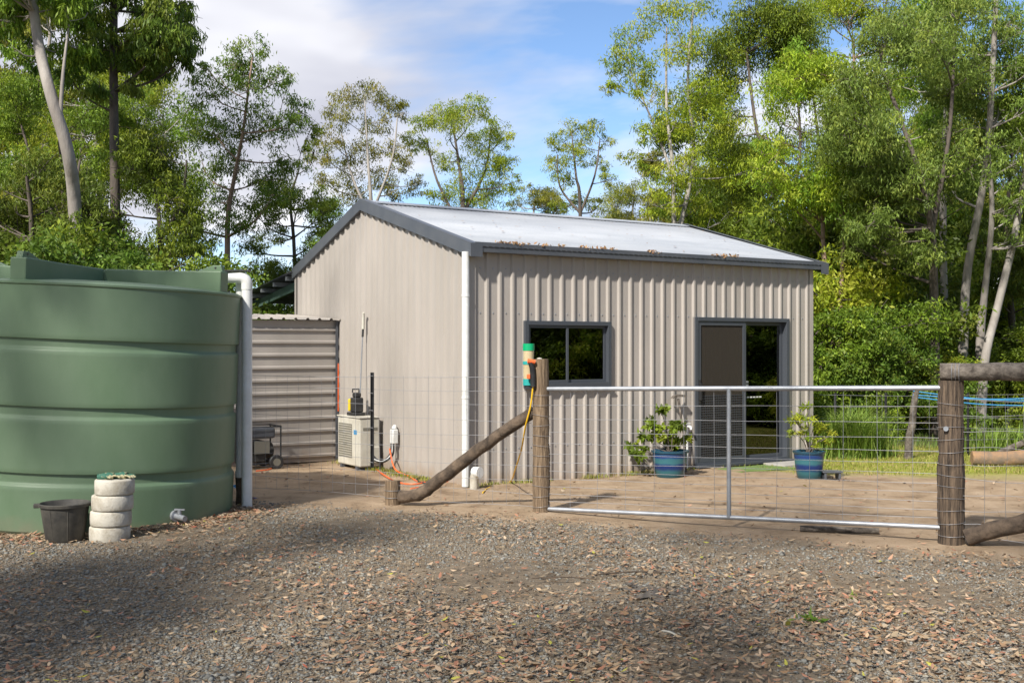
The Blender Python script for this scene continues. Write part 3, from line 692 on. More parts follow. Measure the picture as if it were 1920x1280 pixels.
zf = CH - (706 - HZ)/F*fl(1000).y; zf2 = CH - (706 - HZ)/F*fl(700).y
wire_fence(400, 1000, 'sagging wire mesh fence from the left gate post back to the white pipe', zf2, zf, .155, zs)
wire_fence(1806, 2100, 'wire mesh fence under the log rail right of the gate', 1.28, 1.28, .17, zs)
dpx = fl(698, 0, .03); dz_ = (CH - (698 - HZ)/F*dpx.y, CH - (876 - HZ)/F*dpx.y)
dpst = empty('fence_dropper', (dpx.x, dpx.y, dz_[1]), FROT, 'black steel picket clipped to the wire fence before the air conditioner', 'picket')
mb = MB(); mb.box((-.022, -.004, 0), (.022, .004, dz_[0] - dz_[1])); mb.box((-.004, -.034, 0), (.004, -.0041, dz_[0] - dz_[1])); mb.build('picket_bar', M['black'], dpst)
for z_ in np.linspace(.06, dz_[0] - dz_[1] - .04, 6): mb = MB(); mb.tube([(-.03, -.03, z_), (0, -.045, z_ + .004), (.03, -.03, z_)], .0028, 5); mb.build('wire_clip', M['wire'], dpst)

# ------------------------------------------------------------------ canister, hose fitting and hose at the left post
cp = fl(991, 0, .02); cp.y -= .03; zc = lambda y: CH - (y - HZ)/F*cp.y
can = empty('plastic_canister', (cp.x, cp.y, zc(726)), 0, 'clear plastic canister with green cap hung beside the left gate post', 'canister')
h0 = zc(726)
mb = MB(); mb.tube([(0, 0, zc(690) - h0), (0, 0, zc(655) - h0)], .056, 24); mb.build('clear_tube', M['amber'], can)
mb = MB(); mb.tube([(0, 0, zc(657) - h0), (0, 0, zc(644) - h0)], .061, 24); mb.lathe([(.052, .0), (.03, -.045), (.005, -.06)], (0, 0, zc(657) - h0), 20); mb.build('green_lid', M['green_cap'], can)
mb = MB(); mb.tube([(0, 0, zc(683) - h0), (0, 0, zc(677) - h0)], .0605, 24); mb.build('teal_collar', M['teal'], can)
mb = MB(); mb.tube([(0, 0, zc(716) - h0), (0, 0, zc(690) - h0)], .0555, 24); mb.build('lower_tube', M['amber'], can)
mb = MB(); mb.tube([(0, 0, zc(722) - h0), (0, 0, zc(710) - h0)], .0585, 24); mb.build('teal_base', M['teal'], can)
mb = MB(); mb.tube([(0, 0, 0), (0, 0, zc(721) - h0)], .045, 16); mb.build('black_base', M['black'], can)
hf = empty('hose_gun', (cp.x + .045, cp.y - .085, zc(724)), 0, 'black and orange hose fitting hanging on the left gate post', 'hose fitting')
mb = MB(); mb.tube([(0, 0, 0), (0, 0, .12), (-.01, -.01, .2), (-.03, -.02, .25)], [.028, .030, .028, .024], 12); mb.build('grip', M['black'], hf)
mb = MB(); mb.tube([(-.055, -.02, .265), (.02, -.01, .255)], [.026, .022], 12); mb.build('nozzle', M['orange'], hf)
mb = MB(); mb.box((-.065, -.03, .08), (-.03, .0, .13)); mb.build('trigger', M['orange'], hf, .006)
hp = [Vector((cp.x + .045, cp.y - .085, zc(722))), Vector((cp.x + .02, cp.y - .05, zc(760))), P(985, 800, cp.y + .05), P(978, 840, cp.y + .35), P(966, 880, cp.y + 1.1), G(955, 906), G(920, 914), G(905, 925)]
hp[-2].z = hp[-3].z = .012; hp[-1].z = .012
mb = MB(); mb.tube(smooth(hp), .0085, 8); o = mb.build('garden_hose', M['yellow']); tag(o, 'yellow hose hanging from the fitting down to the dirt', 'hose')

# ------------------------------------------------------------------ along the gable: air conditioner, washer, conduit, cords, generator, pipe stub
ac = empty('air_conditioner', W2(-.38, 2.38), TH, 'cream outdoor air conditioner unit standing against the gable wall', 'air conditioner')
AW, AD, AH = .76, .31, .73
mb = MB(); mb.box((0, 0, .05), (AD, AW, AH)); mb.build('casing', M['cream'], ac, .018)
mb = MB(); mb.box((-.012, -.012, AH - .0), (AD + .01, AW + .012, AH + .018)); mb.build('lid', M['cream'], ac, .006)
for y_ in (.08, AW - .14): mb = MB(); mb.box((.0, y_, 0), (AD, y_ + .06, .0495)); mb.build('foot', M['dark'], ac)
M['grille'] = mat('shadowed_grille', (.16, .15, .12), .6)
mb = MB(); mb.box((-.004, .26, .16), (-.0005, .72, .64)); gr = mb.build('fan_grille', M['grille'], ac)
for i in range(14): mb = MB(); z_ = .18 + i*.033; mb.box((-.012, .265, z_), (-.0045, .715, z_ + .008)); mb.build('louvre', M['cream'], gr)
mb = MB(); mb.box((-.003, .1, .50), (-.0005, .2, .56)); mb.build('badge', M['bluerope'], ac)
mb = MB(); mb.box((.05, -.004, .56), (.27, -.0005, .60)); mb.build('side_handle', M['grille'], ac)
mb = MB(); mb.box((.16, -.02, .1), (.30, -.0005, .33)); mb.build('valve_cover', M['cream'], ac, .01)
pw = empty('pressure_washer', W2(-.24, 2.80, AH + .018), TH, 'black and yellow pressure washer sitting on the air conditioner', 'pressure washer')
mb = MB(); mb.box((-.08, -.10, .05), (.07, .05, .26)); mb.box((-.055, -.08, .2601), (.045, .035, .33)); mb.build('body', M['black'], pw, .02)
mb = MB(); mb.box((-.09, .051, .06), (.06, .11, .24)); mb.build('yellow_cover', M['yellowp'], pw, .02)
mb = MB(); mb.box((-.10, -.11, 0), (.09, .12, .0495)); mb.build('base', M['black'], pw, .01)
mb = MB(); mb.tube([(-.06, .0, .33), (-.06, .0, .38), (.04, 0, .38), (.04, 0, .33)], .012, 8); mb.build('carry_handle', M['black'], pw)
ln0 = W2(-.17, 2.85, AH + .1); ln = empty('spray_lance', ln0, TH, 'thin grey spray lance with cream tip leaning on the gable wall', 'lance')
lt = CH - (586 - HZ)/F*16.2 - AH - .1
mb = MB(); mb.tube([(0, 0, 0), (.06, .02, lt*.75)], .009, 8); mb.build('rod', M['galv'], ln)
mb = MB(); mb.tube([(.06, .02, lt*.75), (.068, .022, lt*.83)], .017, 8); mb.build('coupling', M['black'], ln)
mb = MB(); mb.tube([(.068, .022, lt*.83), (.075, .024, lt*.96), (.066, .0, lt)], [.022, .020, .016], 10); mb.build('tip', M['cream'], ln)
cd = empty('conduit', W2(-.07, 1.92, 0), TH, 'white pipe cover with black pipes on the gable wall by the air conditioner', 'conduit')
mb = MB(); mb.box((-.05, -.05, .40), (.035, .05, .60)); mb.tube([(-.01, 0, .60), (.01, 0, .66)], [.045, .02], 12); mb.build('cover', M['pvc'], cd, .012)
for k in range(3): mb = MB(); mb.tube(smooth([(-.03, -.03 + .03*k, .41), (-.04, -.02 + .04*k, .25), (-.10, .15 + .03*k, .14), (-.14, .40, .15 + .03*k)]), .014, 8); mb.build('pipe', M['black'] if k != 1 else M['pvc'], cd)
def cord(name, pts, m, r_, lab, cat):
    mb = MB(); mb.tube(smooth(pts), r_, 6); return tag(mb.build(name, m), lab, cat)
def g0(px, py, z=.012): v = G(px, py); v.z = z; return v
cord('extension_cord', [W2(-.13, 1.95, .33), W2(-.25, 1.55, .1), g0(765, 893), g0(790, 905), g0(840, 904), g0(800, 912), g0(770, 918)], M['orange'], .010, 'orange cord drooping from the white conduit onto the dirt', 'cord')
cord('extension_cord', [g0(704, 880), g0(722, 893), g0(745, 905), g0(775, 909), g0(800, 905)], M['orange'], .010, 'orange cord lying on the dirt behind the stub post', 'cord')
cord('extension_cord', [g0(480, 884), g0(505, 881), g0(522, 872), g0(535, 863), g0(560, 862), g0(600, 862)], M['orange'], .009, 'orange cord on the dirt beside the generator wheel', 'cord')
cord('coiled_lead', [g0(790, 906), g0(812, 902), g0(826, 899), g0(800, 897), g0(780, 900), g0(800, 908), g0(835, 903)], M['black'], .012, 'black lead coiled on the dirt behind the brace log', 'cord')
su = empty('capped_pipe', W2(-.06, -.22, 0), TH, 'white capped drain pipe elbow at the shed corner', 'pipe')
mb = MB(); mb.tube([(0, 0, -.02), (0, 0, .14), (.0, -.03, .2)], .055, 16); mb.build('riser', M['concrete'], su)
mb = MB(); mb.tube([(0, .0, .21), (.03, -.09, .215)], .066, 20); mb.build('cap', M['pvc'], su)
gp = G(484, 877); gn = empty('generator', gp, TH, 'black framed portable generator on a wheel by the garden shed', 'generator')
fr_m = M['black']; w_, d_, h_ = .52, .42, .60
for y_ in (-d_/2, d_/2):
    mb = MB(); mb.tube([(-w_/2, y_, .08), (w_/2, y_, .08), (w_/2, y_, h_), (-w_/2, y_, h_), (-w_/2, y_, .08)], .016, 8); mb.build('tube_frame', fr_m, gn)
for x_, z_ in ((-w_/2, h_), (w_/2, h_), (-w_/2, .08), (w_/2, .08)): mb = MB(); mb.tube([(x_, -d_/2, z_), (x_, d_/2, z_)], .015, 8); mb.build('cross_tube', fr_m, gn)
mb = MB(); mb.box((-.22, -.17, .43), (.20, .17, .585)); mb.build('fuel_tank', M['dark'], gn, .03)
mb = MB(); mb.box((-.2, -.15, .10), (.05, .15, .40)); mb.tube([(.06, 0, .25), (.2, 0, .25)], .11, 18); mb.build('engine', M['rubber'], gn, .01)
mb = MB(); mb.box((-.12, -.195, .22), (.10, -.171, .4)); mb.build('control_panel', M['grille'], gn)
for y_ in (-.27, .27):
    mb = MB(); mb.tube([(.17, y_ - .03, .10), (.17, y_ + .03, .10)], .105, 24); wh = mb.build('wheel', M['black'], gn, .01)
    mb = MB(); mb.tube([(.17, y_ - .034, .10), (.17, y_ + .034, .10)], .055, 18); mb.build('rim', M['grille'], wh)
for i, (px, py, m_, lab) in enumerate(((436, 915, 'bluerope', 'blue plastic scrap on the ground behind the white pipe'), (474, 938, 'blue', 'crumpled blue wrapper on the dirt right of the white pipe'))):
    mb = MB(); q = g0(px, py, .0); mb.add([(random.uniform(-.07, .07), random.uniform(-.05, .05), random.uniform(.005, .05)) for _ in range(9)], [(0,1,2),(1,3,2),(2,3,4),(4,5,3),(5,6,4),(6,7,8),(4,7,6)]); o = mb.build('plastic_scrap', M[m_]); o.location = q; tag(o, lab, 'scrap')

# ------------------------------------------------------------------ pots, tools and mat before the front wall
M['pot'] = bpy.data.materials.new('blue_teal_glaze'); M['pot'].use_nodes = True
n, l = M['pot'].node_tree.nodes, M['pot'].node_tree.links; b = n['Principled BSDF']; b.inputs['Roughness'].default_value = .18
t_ = n.new('ShaderNodeTexCoord'); s_ = n.new('ShaderNodeSeparateXYZ'); l.new(t_.outputs['Object'], s_.inputs[0])
nz = n.new('ShaderNodeTexNoise'); nz.inputs['Scale'].default_value = 9; l.new(t_.outputs['Object'], nz.inputs['Vector'])
ma = n.new('ShaderNodeMath'); ma.operation = 'MULTIPLY_ADD'; l.new(nz.outputs['Fac'], ma.inputs[0]); ma.inputs[1].default_value = .035; l.new(s_.outputs[2], ma.inputs[2])
mr = n.new('ShaderNodeMapRange'); mr.inputs[1].default_value = .015; mr.inputs[2].default_value = .40; l.new(ma.outputs[0], mr.inputs[0])
rp = n.new('ShaderNodeValToRGB'); e_ = rp.color_ramp.elements; e_[0].position = 0; e_[0].color = (.02, .06, .08, 1); e_[1].position = 1; e_[1].color = (.008, .012, .04, 1)
for p_, c_ in ((.22, (.03, .12, .14)), (.34, (.008, .025, .11)), (.46, (.008, .028, .12)), (.54, (.035, .13, .155)), (.66, (.03, .12, .15)), (.74, (.012, .03, .15)), (.90, (.02, .085, .13))): k = e_.new(p_); k.color = (*c_, 1)
l.new(mr.outputs[0], rp.inputs[0]); l.new(rp.outputs[0], b.inputs['Base Color'])
M['soil'] = mat('potting_mix', (.10, .065, .04), .95, 0, (.2, .13, .08), 25, 4, .01, 60)

def leaf_cloud(centers, radii, counts, L_, Wd, pal, droop=.6, flat=1.0):
    """leaf quads clustered in sprays inside spheres -> V (N,4,3), cols"""
    Vs, Cs = [], []
    for (cx_, cy_, cz_), r_, cnt in zip(centers, radii, counts):
        ns = max(4, int(cnt / 42)); d = rng.normal(size=(ns, 3)); d /= np.linalg.norm(d, axis=1, keepdims=True)
        sp = d * (r_ * rng.uniform(.25, 1, (ns, 1))**.6) * np.array([1, 1, .8*flat]) + np.array([cx_, cy_, cz_])
        m_ = max(1, cnt // ns); base_c = pal[rng.integers(0, len(pal), ns)] * rng.uniform(.75, 1.25, (ns, 1))
        pts = np.repeat(sp, m_, 0) + rng.normal(size=(ns*m_, 3)) * r_ * .155 * np.array([1.15, 1.15, .8])
        cs = np.repeat(base_c, m_, 0) * rng.uniform(.75, 1.25, (ns*m_, 1)); N_ = len(pts)
        a = rng.normal(size=(N_, 3)); a[:, 2] -= droop * 1.6; a /= np.linalg.norm(a, axis=1, keepdims=True)
        q = rng.normal(size=(N_, 3)); q -= (a*q).sum(1, keepdims=True)*a; q /= np.linalg.norm(q, axis=1, keepdims=True)
        ll = L_ * rng.uniform(.65, 1.3, (N_, 1)); ww = Wd * rng.uniform(.7, 1.3, (N_, 1))
        V = np.stack([pts, pts + a*ll*.45 + q*ww*.5, pts + a*ll, pts + a*ll*.45 - q*ww*.5], 1); Vs.append(V); Cs.append(cs)
    return np.concatenate(Vs), np.concatenate(Cs)
PAL = {
 'lime':  np.array([(.30, .36, .022), (.24, .31, .018), (.36, .39, .04), (.16, .24, .02)]),
 'mid':   np.array([(.18, .26, .025), (.135, .21, .02), (.24, .31, .03), (.10, .16, .018)]),
 'olive': np.array([(.25, .26, .03), (.19, .215, .025), (.30, .285, .045), (.14, .165, .025)]),
 'dark':  np.array([(.11, .175, .022), (.085, .14, .018), (.15, .215, .028), (.19, .235, .03)]),
 'blue':  np.array([(.19, .27, .05), (.15, .225, .04), (.25, .32, .055), (.125, .185, .03)]),
}
def potted(px, py, wpx, label, plabel, pal, leafs, H_, lf=(.085, .045)):
    g = G(px, py); r_ = wpx/2/F*g.y; h = .36
    pt = empty('plant_pot', g, 0, label, 'pot', 'glazed pots before the shed')
    mb = MB(); mb.lathe([(0, 0), (r_*.70, 0), (r_*.74, .012), (r_*.86, h*.45), (r_*.92, h*.85), (r_*.93, h*.9), (r_*1.0, h*.93), (r_*1.02, h), (r_*.93, h + .004), (r_*.88, h - .02), (r_*.8, h - .06)], n=40); mb.build('pot_body', M['pot'], pt, sharp=45)
    mb = MB(); mb.lathe([(r_*.89, h - .045), (r_*.5, h - .03), (0, h - .025)], n=24); mb.build('soil', M['soil'], pt)
    pn = empty('pot_plant', (g.x, g.y, h - .04), 0, plabel, 'plant', 'plants in the glazed pots')
    mb = MB(); cs = []
    for (ox, oz, rr, cnt) in leafs:
        oy = random.uniform(-.1, .1); cs.append((ox, oy, oz, rr, cnt)); mb.tube(smooth([(random.uniform(-.03, .03), 0, 0), (ox*.3, oy*.5, oz*.5), (ox, oy, oz)], 4), [.008]*4 + [.006]*4 + [.003], 5)
    mb.build('stem', M['bark_dark'], pn)
    V, Cc = leaf_cloud([c_[:3] for c_ in cs], [c_[3] for c_ in cs], [c_[4] for c_ in cs], lf[0], lf[1], PAL[pal]*1.0, .25)
    quads_mesh('foliage', V, 4, [(0, 1, 2, 3)], Cc, M['leaf'], pn)
potted(1256, 894, 70, 'blue and teal glazed pot left of the sliding door', 'leafy green shrub growing in the pot left of the door', 'mid',
       [(-.28, .20, .12, 110), (-.36, .02, .13, 110), (-.22, .42, .12, 120), (-.12, .58, .08, 60), (-.05, .3, .15, 150), (.08, .38, .13, 110), (.12, .12, .12, 90), (.22, .2, .08, 50), (-.45, .10, .08, 50), (0, .12, .13, 90)], .6)
potted(1517, 896, 60, 'blue and teal striped pot standing right of the sliding door', 'lime green sprig growing in the pot right of the door', 'lime',
       [(-.14, .44, .13, 190), (-.06, .28, .12, 170), (.0, .52, .11, 130), (.12, .2, .12, 150), (.06, .34, .12, 160), (.18, .36, .1, 110), (-.18, .3, .09, 90), (-.02, .62, .09, 100), (.24, .24, .1, 110), (-.22, .48, .1, 110)], .6, (.06, .016))
o = MB(); q = G(1558, 897); o.box((-.11, -.09, .0), (-.08, .09, .085)); o.box((.08, -.09, 0), (.11, .09, .085)); o.box((-.13, -.10, .0852), (.13, .10, .105)); o = o.build('low_stand', M['dark'], None, .004); o.location = q; tag(o, 'small dark stand on the dirt right of the striped pot', 'stand')
tl = empty('garden_hoe', W2(front(1262, 830)[0], -.24, 0), TH, 'wooden handled tool with curved metal head leaning on the front wall', 'tool')
ztl = front(1265, 740)[1]
mb = MB(); mb.tube(smooth([(0, -.03, 0), (.01, .04, ztl*.5), (.0, .13, ztl - .05)]), [.016]*13, 10); mb.build('shaft', M['timber_grey'], tl)
mb = MB(); mb.prism([(-.13, .10, ztl - .045), (-.09, .10, ztl - .005), (0, .10, ztl + .012), (.10, .10, ztl + .004), (.12, .10, ztl - .03), (.03, .10, ztl - .022), (-.06, .10, ztl - .03)], (0, .05, 0)); mb.build('metal_head', M['timber_grey'], tl)
tp = empty('garden_tap', W2(front(1284, 808)[0], -.05, .42), TH, 'white tap and pipe on the front wall behind the left pot', 'tap')
mb = MB(); mb.tube([(0, 0, -.44), (0, 0, .22)], .014, 10); mb.build('pipe', M['pvc'], tp)
mb = MB(); mb.tube([(0, 0, .20), (0, -.07, .20), (0, -.085, .16)], .018, 10); mb.box((-.04, -.03, .235), (.04, -.01, .25)); mb.build('tap_body', M['pvc'], tp)
tm_ = G(1350, 884); mt = MB(); NX, NY = 14, 8; Lm, Wm = 1.05, .55
vs = [(-Lm/2 + Lm*i/NX, -Wm/2 + Wm*j/NY, .022 + .008*math.sin(i*.9)*math.cos(j)) for j in range(NY+1) for i in range(NX+1)]
mt.add(vs, [(j*(NX+1)+i, j*(NX+1)+i+1, (j+1)*(NX+1)+i+1, (j+1)*(NX+1)+i) for j in range(NY) for i in range(NX)])
o = mt.build('turf_mat', M['mat_turf']); o.modifiers.new('t', 'SOLIDIFY').thickness = .02; o.location = W2(*((dx0 + dm)/2 + .25, -.48)[:2], 0); o.rotation_euler = (0, 0, TH); tag(o, 'green artificial turf mat lying before the sliding door', 'mat')
mb = MB(); mb.box((-.3, -.28, -.02), (.42, .14, .045)); o = mb.build('door_step', M['slab'], None, .008); o.location = W2(dx1 - .35, -.32, 0); o.rotation_euler = (0, 0, TH); tag(o, 'low concrete step under the right side of the sliding door', 'step')
mb = MB(); a0, b0 = g0(1500, 996, .03), g0(1648, 1001, .03); mb.tube([a0, b0], .028, 12); o = mb.build('loose_pipe', M['timber_grey']); tag(o, 'grey brown pipe lying on the dirt under the gate', 'pipe')

# ------------------------------------------------------------------ back of the yard on the right
lb = g0(1700, 862); lp = MB(); log(lp, (0, 0, -.05), (.16, .02, 1.08), .062, .050, 10, 8, .05, .01); o = lp.build('leaning_stake', M['timber_grey'], sharp=60); o.location = lb; tag(o, 'grey leaning stake standing in the grass beyond the gate', 'stake')
mb = MB(); log(mb, (0, 0, .10), (2.2, -.25, .13), .105, .13, 14, 9, .06, .02); o = mb.build('fallen_log', mat('orange_split_log', (.34, .19, .09), .9, 0, (.15, .115, .085), 4, 6, .01, 20), sharp=60); o.location = G(1822, 872); tag(o, 'orange split log lying on the lawn at the right', 'log')
mb = MB(); log(mb, (0, 0, .05), (1.3, .1, .62), .05, .06, 10, 6, .05, .02); o = mb.build('fallen_branch', M['timber_grey'], sharp=60); o.location = G(1868, 858); tag(o, 'grey branch propped on the lawn behind the orange log', 'branch')
YB = 17.9
rf = empty('rear_fence', (P(1535, 800, YB).x, YB, 0), 0, 'thin wire rear fence on black pickets before the bush', 'fence')
LB = P(2300, 800, YB).x - P(1535, 800, YB).x
for i, px in enumerate((1566, 1661, 1815, 1990, 2200)): mb = MB(); x_ = P(px, 0, YB).x - P(1535, 0, YB).x; mb.box((x_ - .02, -.004, -.1), (x_ + .02, .004, 1.0)); mb.box((x_ - .004, -.03, -.1), (x_ + .004, -.0041, 1.0)); mb.build('picket', M['black'], rf)
for z_ in (.08, .25, .42, .6, .78, .96): mb = MB(); mb.tube([(LB*t, -.034, z_ + .012*math.sin(11*t + z_*9)) for t in np.linspace(0, 1, 16)], .0030, 4, False); mb.build('line_wire', M['wire'], rf)
for i in range(1, 26): mb = MB(); mb.tube([(LB*i/26, -.034, .08), (LB*i/26, -.034, .96)], .0022, 4, False); mb.build('stay_wire', M['wire'], rf)
for i, (ya, yb) in enumerate(((731, 752), (738, 744), (742, 760))):
    Ya = lb.y; a0 = P(1712, ya + 2, Ya); b0 = P(1985, yb, Ya - .3); mid = (a0 + b0)/2 - Vector((0, 0, .05))
    cord('clothes_line', [a0, mid, b0], M['bluerope'], .009, ['uppermost blue line stretched from the leaning stake', 'middle blue line stretched from the leaning stake', 'lowest blue line stretched from the leaning stake'][i], 'rope')

# ------------------------------------------------------------------ trees
def tube_np(store, path, rad, n_):
    mbt = store; mbt.tube(path, rad, n_, cap=False)
def make_tree(name, label, base, stems, clumps, pal, bark, density=1.0, leaf=(.10, .025), droop=.95, group=None, cat='tree', twigs=5, origin=None):
    """stems: list of (points, r0, r1) in world coordinates; clumps: (x,y,z,r). One Empty > trunk, crown"""
    t = empty(name, base, 0, label, cat, group); B = Vector(base); tr = MB(); nodes_ = []
    for pts, r0, r1 in stems:
        sp = smooth([Vector(p) - B for p in pts], 5); m_ = len(sp)
        tr.tube(sp, [r0 + (r1 - r0)*i/(m_-1) for i in range(m_)], 9, cap=False)
        nodes_ += [(sp[i], (r0 + (r1 - r0)*i/(m_-1))) for i in range(m_//4, m_)]
    cl = [(x - B.x, y - B.y, z - B.z, r_) for x, y, z, r_ in clumps]
    for x, y, z, r_ in cl:
        c_ = Vector((x, y, z)); cand = [(p, rr) for p, rr in nodes_ if p.z < z + .1*r_] or nodes_[:1]
        p, rr = min(cand, key=lambda q: (q[0] - c_).length + .35*abs((c_.z - q[0].z) - .75*math.hypot(c_.x - q[0].x, c_.y - q[0].y)))
        d = (c_ - p).length; r0 = min(rr*.6, .012 + .016*d)
        mid = p.lerp(c_, .5) + Vector((random.uniform(-.12, .12), random.uniform(-.12, .12), -.06))*d
        path = smooth([p, mid, c_], 3); tr.tube(path, [r0 + (.006 - r0)*i/(len(path)-1) for i in range(len(path))], 5, cap=False)
        for k_ in range(twigs):
            e_ = c_ + Vector((random.gauss(0, .5), random.gauss(0, .5), random.gauss(.05, .4)))*r_
            q0 = path[random.randint(len(path)//2, len(path)-1)]
            tr.tube([q0, q0.lerp(e_, .5) + Vector((0, 0, .08*r_)), e_], [.010, .007, .003], 4, cap=False)
    tr.build('trunk', bark, t, sharp=80)
    V, Cc = leaf_cloud([c_[:3] for c_ in cl], [c_[3] for c_ in cl], [max(30, int(980*density*(c_[3]/.55)**2)) for c_ in cl], leaf[0], leaf[1], PAL[pal] if isinstance(pal, str) else pal, droop)
    quads_mesh('crown', V, 4, [(0, 1, 2, 3)], Cc, M['leaf'], t)
    return t
def px_tree(name, label, Y, stems, clumps, pal, bark, depth=1.0, **kw):
    """trunk and clump outlines given as photo pixels at one distance; clumps get their own spread in depth"""
    st = []
    for pts, w0, w1 in stems:
        ph = random.uniform(0, 6); st.append(([P(x, y, Y + (depth*.5*math.sin(ph + i) if i else 0)) for i, (x, y) in enumerate(pts)], w0/2/F*Y, w1/2/F*Y))
    st[0][0][0].z = -.1
    main = smooth(st[0][0], 8)
    for pts, _, _ in st[1:]:      # forks leave the main stem where they touch it; stems that start low stand on the ground
        if pts[0].z < .6: pts[0].z = -.1
        else: pts[0] = min(main, key=lambda q: (q - pts[0]).length)
    cl = []
    for x, y, r_ in clumps:
        dy = random.uniform(-1, 1)*depth; p = P(x, y, Y); cl.append((p.x, Y + dy, p.z, r_/F*Y))
    b_ = st[0][0][0]; return make_tree(name, label, (b_.x, b_.y, 0), st, cl, pal, bark, **kw)
def env(cx_, cy_, rx, ry, n_, r_, hollow=.3):
    o_ = []
    for i in range(n_):
        t = random.uniform(0, 2*math.pi); k_ = random.uniform(hollow, 1)**.6
        o_.append((cx_ + rx*k_*math.cos(t), cy_ + ry*k_*math.sin(t), r_*random.uniform(.7, 1.25)))
    return o_
def gbase(Y): return HZ + F*CH/Y
gt = 'gum_tree'
px_tree(gt, 'slender dark gum tree standing between the tank and the shed', 26, [([(424, gbase(26)), (426, 500), (428, 400), (440, 330), (455, 250), (468, 150), (474, 100)], 13, 2)],
    [(475,105,40),(440,125,36),(510,135,36),(400,185,42),(470,180,45),(540,190,38),(385,235,42),(500,240,48),(560,245,30),(425,285,48),(540,295,38),(368,310,46),(485,325,42),(400,370,46),(450,420,38),(352,410,38),(520,370,40),(470,140,36),(440,230,40),(390,140,24)], 'dark', M['bark_red'], density=1.15)
px_tree(gt, 'tall gum tree behind the left slope of the shed roof', 34, [([(697, gbase(34)), (697, 450), (695, 370), (690, 300), (684, 190)], 12, 2), ([(696, 420), (660, 330), (640, 250)], 6, 2), ([(696, 400), (735, 300), (745, 220)], 6, 2)],
    [(685,168,34),(650,185,32),(722,178,32),(750,200,24),(640,225,34),(700,225,34),(625,262,32),(680,275,38),(735,275,28),(640,310,36),(606,300,28),(760,310,26),(705,335,36),(655,360,38),(742,350,32),(620,350,28),(780,345,24)], 'olive', M['bark_grey'], density=1.0)
px_tree(gt, 'round crowned gum tree behind the middle of the shed roof', 36, [([(868, gbase(36)), (868, 400), (862, 320), (850, 240)], 12, 3), ([(868, 420), (820, 340), (800, 260)], 7, 2), ([(868, 400), (910, 320), (920, 240)], 7, 2)],
    [(858,202,32),(822,212,32),(895,208,32),(788,232,28),(850,240,36),(930,236,28),(775,262,22),(800,275,26),(895,262,36),(942,262,26),(840,300,30),(910,310,42),(950,310,28),(870,355,42),(930,360,38),(825,370,28),(962,345,22),(890,385,36)], 'lime', M['bark_dark'], density=1.15)
px_tree(gt, 'small airy gum tree alone against blue sky right of the ridge middle', 38, [([(1088, gbase(38)), (1088, 400), (1080, 330), (1072, 250)], 9, 2), ([(1088, 410), (1115, 330), (1125, 260)], 5, 2), ([(1088, 410), (1050, 350), (1045, 290)], 5, 2)],
    [(1075,240,26),(1108,238,26),(1050,272,28),(1092,268,28),(1140,258,18),(1040,302,26),(1075,305,26),(1130,300,22),(1056,342,24),(1140,340,20),(1092,370,26),(1050,385,22),(1125,385,20)], 'lime', M['bark_dark'], density=1.05)
px_tree(gt, 'tall spreading gum tree behind the right end of the shed roof', 27, [([(1264, gbase(27)), (1264, 500), (1262, 330), (1250, 200), (1250, 50)], 13, 3), ([(1285, 480), (1300, 300), (1290, 150), (1300, 20)], 10, 3), ([(1262, 330), (1220, 220), (1180, 130)], 6, 2)],
    [(1190,55,42),(1240,25,48),(1300,12,48),(1155,110,34),(1205,115,42),(1272,95,48),(1330,70,50),(1140,155,24),(1235,175,42),(1185,165,32),(1300,175,48),(1350,150,50),(1262,240,46),(1215,255,36),(1195,285,30),(1320,260,52),(1365,230,48),(1278,320,48),(1240,345,42),(1330,340,56),(1390,325,52),(1300,395,48),(1378,400,50),(1225,395,34)], 'lime', M['bark_grey'], density=1.0)
px_tree(gt, 'bushy young tree between the dark gum and the shed gable', 28, [([(556, gbase(28)), (552, 480), (545, 380), (560, 320)], 9, 3)], env(545, 430, 75, 105, 20, 36) + [(590,250,26),(600,290,24),(480,470,30)], 'mid', M['bark_dark'])
px_tree(gt, 'pale leaning gum trunk at the far left above the tank', 21, [([(160, gbase(21)), (142, 420), (128, 290), (96, 180), (72, 80), (55, -60), (50, -160)], 27, 15), ([(110, 240), (118, 140), (130, 40)], 9, 3)],
    env(60, 20, 95, 70, 14, 40) + env(40, -90, 120, 70, 12, 46) + [(20,90,30),(120,70,30),(60,110,26)], 'mid', M['bark_pale'], droop=1.4, leaf=(.16, .032))
px_tree(gt, 'straight dark gum trunk rising beside the pale leaning one', 23, [([(219, gbase(23)), (217, 450), (214, 250), (213, 60), (216, -120)], 20, 13)],
    env(250, 40, 100, 90, 20, 42) + env(310, 70, 50, 90, 10, 34) + env(230, -90, 130, 60, 12, 46) + [(180,110,34),(160,160,30),(205,180,30),(260,170,28)], 'dark', M['bark_dark'], droop=1.5, leaf=(.16, .032), density=1.1)
px_tree(gt, 'bright leafed tree filling the gap behind the two left trunks', 29, [([(180, gbase(29)), (190, 400), (170, 200)], 12, 4), ([(185, 420), (260, 280), (280, 180)], 8, 3)], env(180, 210, 150, 130, 30, 42), 'lime', M['bark_grey'], density=.85)
px_tree(gt, 'dense dark tree left of the straight trunk over the tank', 22, [([(60, gbase(22)), (60, 450), (50, 330)], 14, 5), ([(60, 480), (130, 380), (150, 300)], 9, 4)], env(70, 390, 130, 120, 34, 44), 'dark', M['bark_dark'], density=1.25)
px_tree(gt, 'dense mid green tree right of the straight trunk over the tank', 23, [([(300, gbase(23)), (300, 450), (290, 350)], 12, 5), ([(300, 460), (340, 380), (350, 300)], 8, 3)], env(285, 390, 95, 125, 30, 42), 'mid', M['bark_dark'], density=1.15)
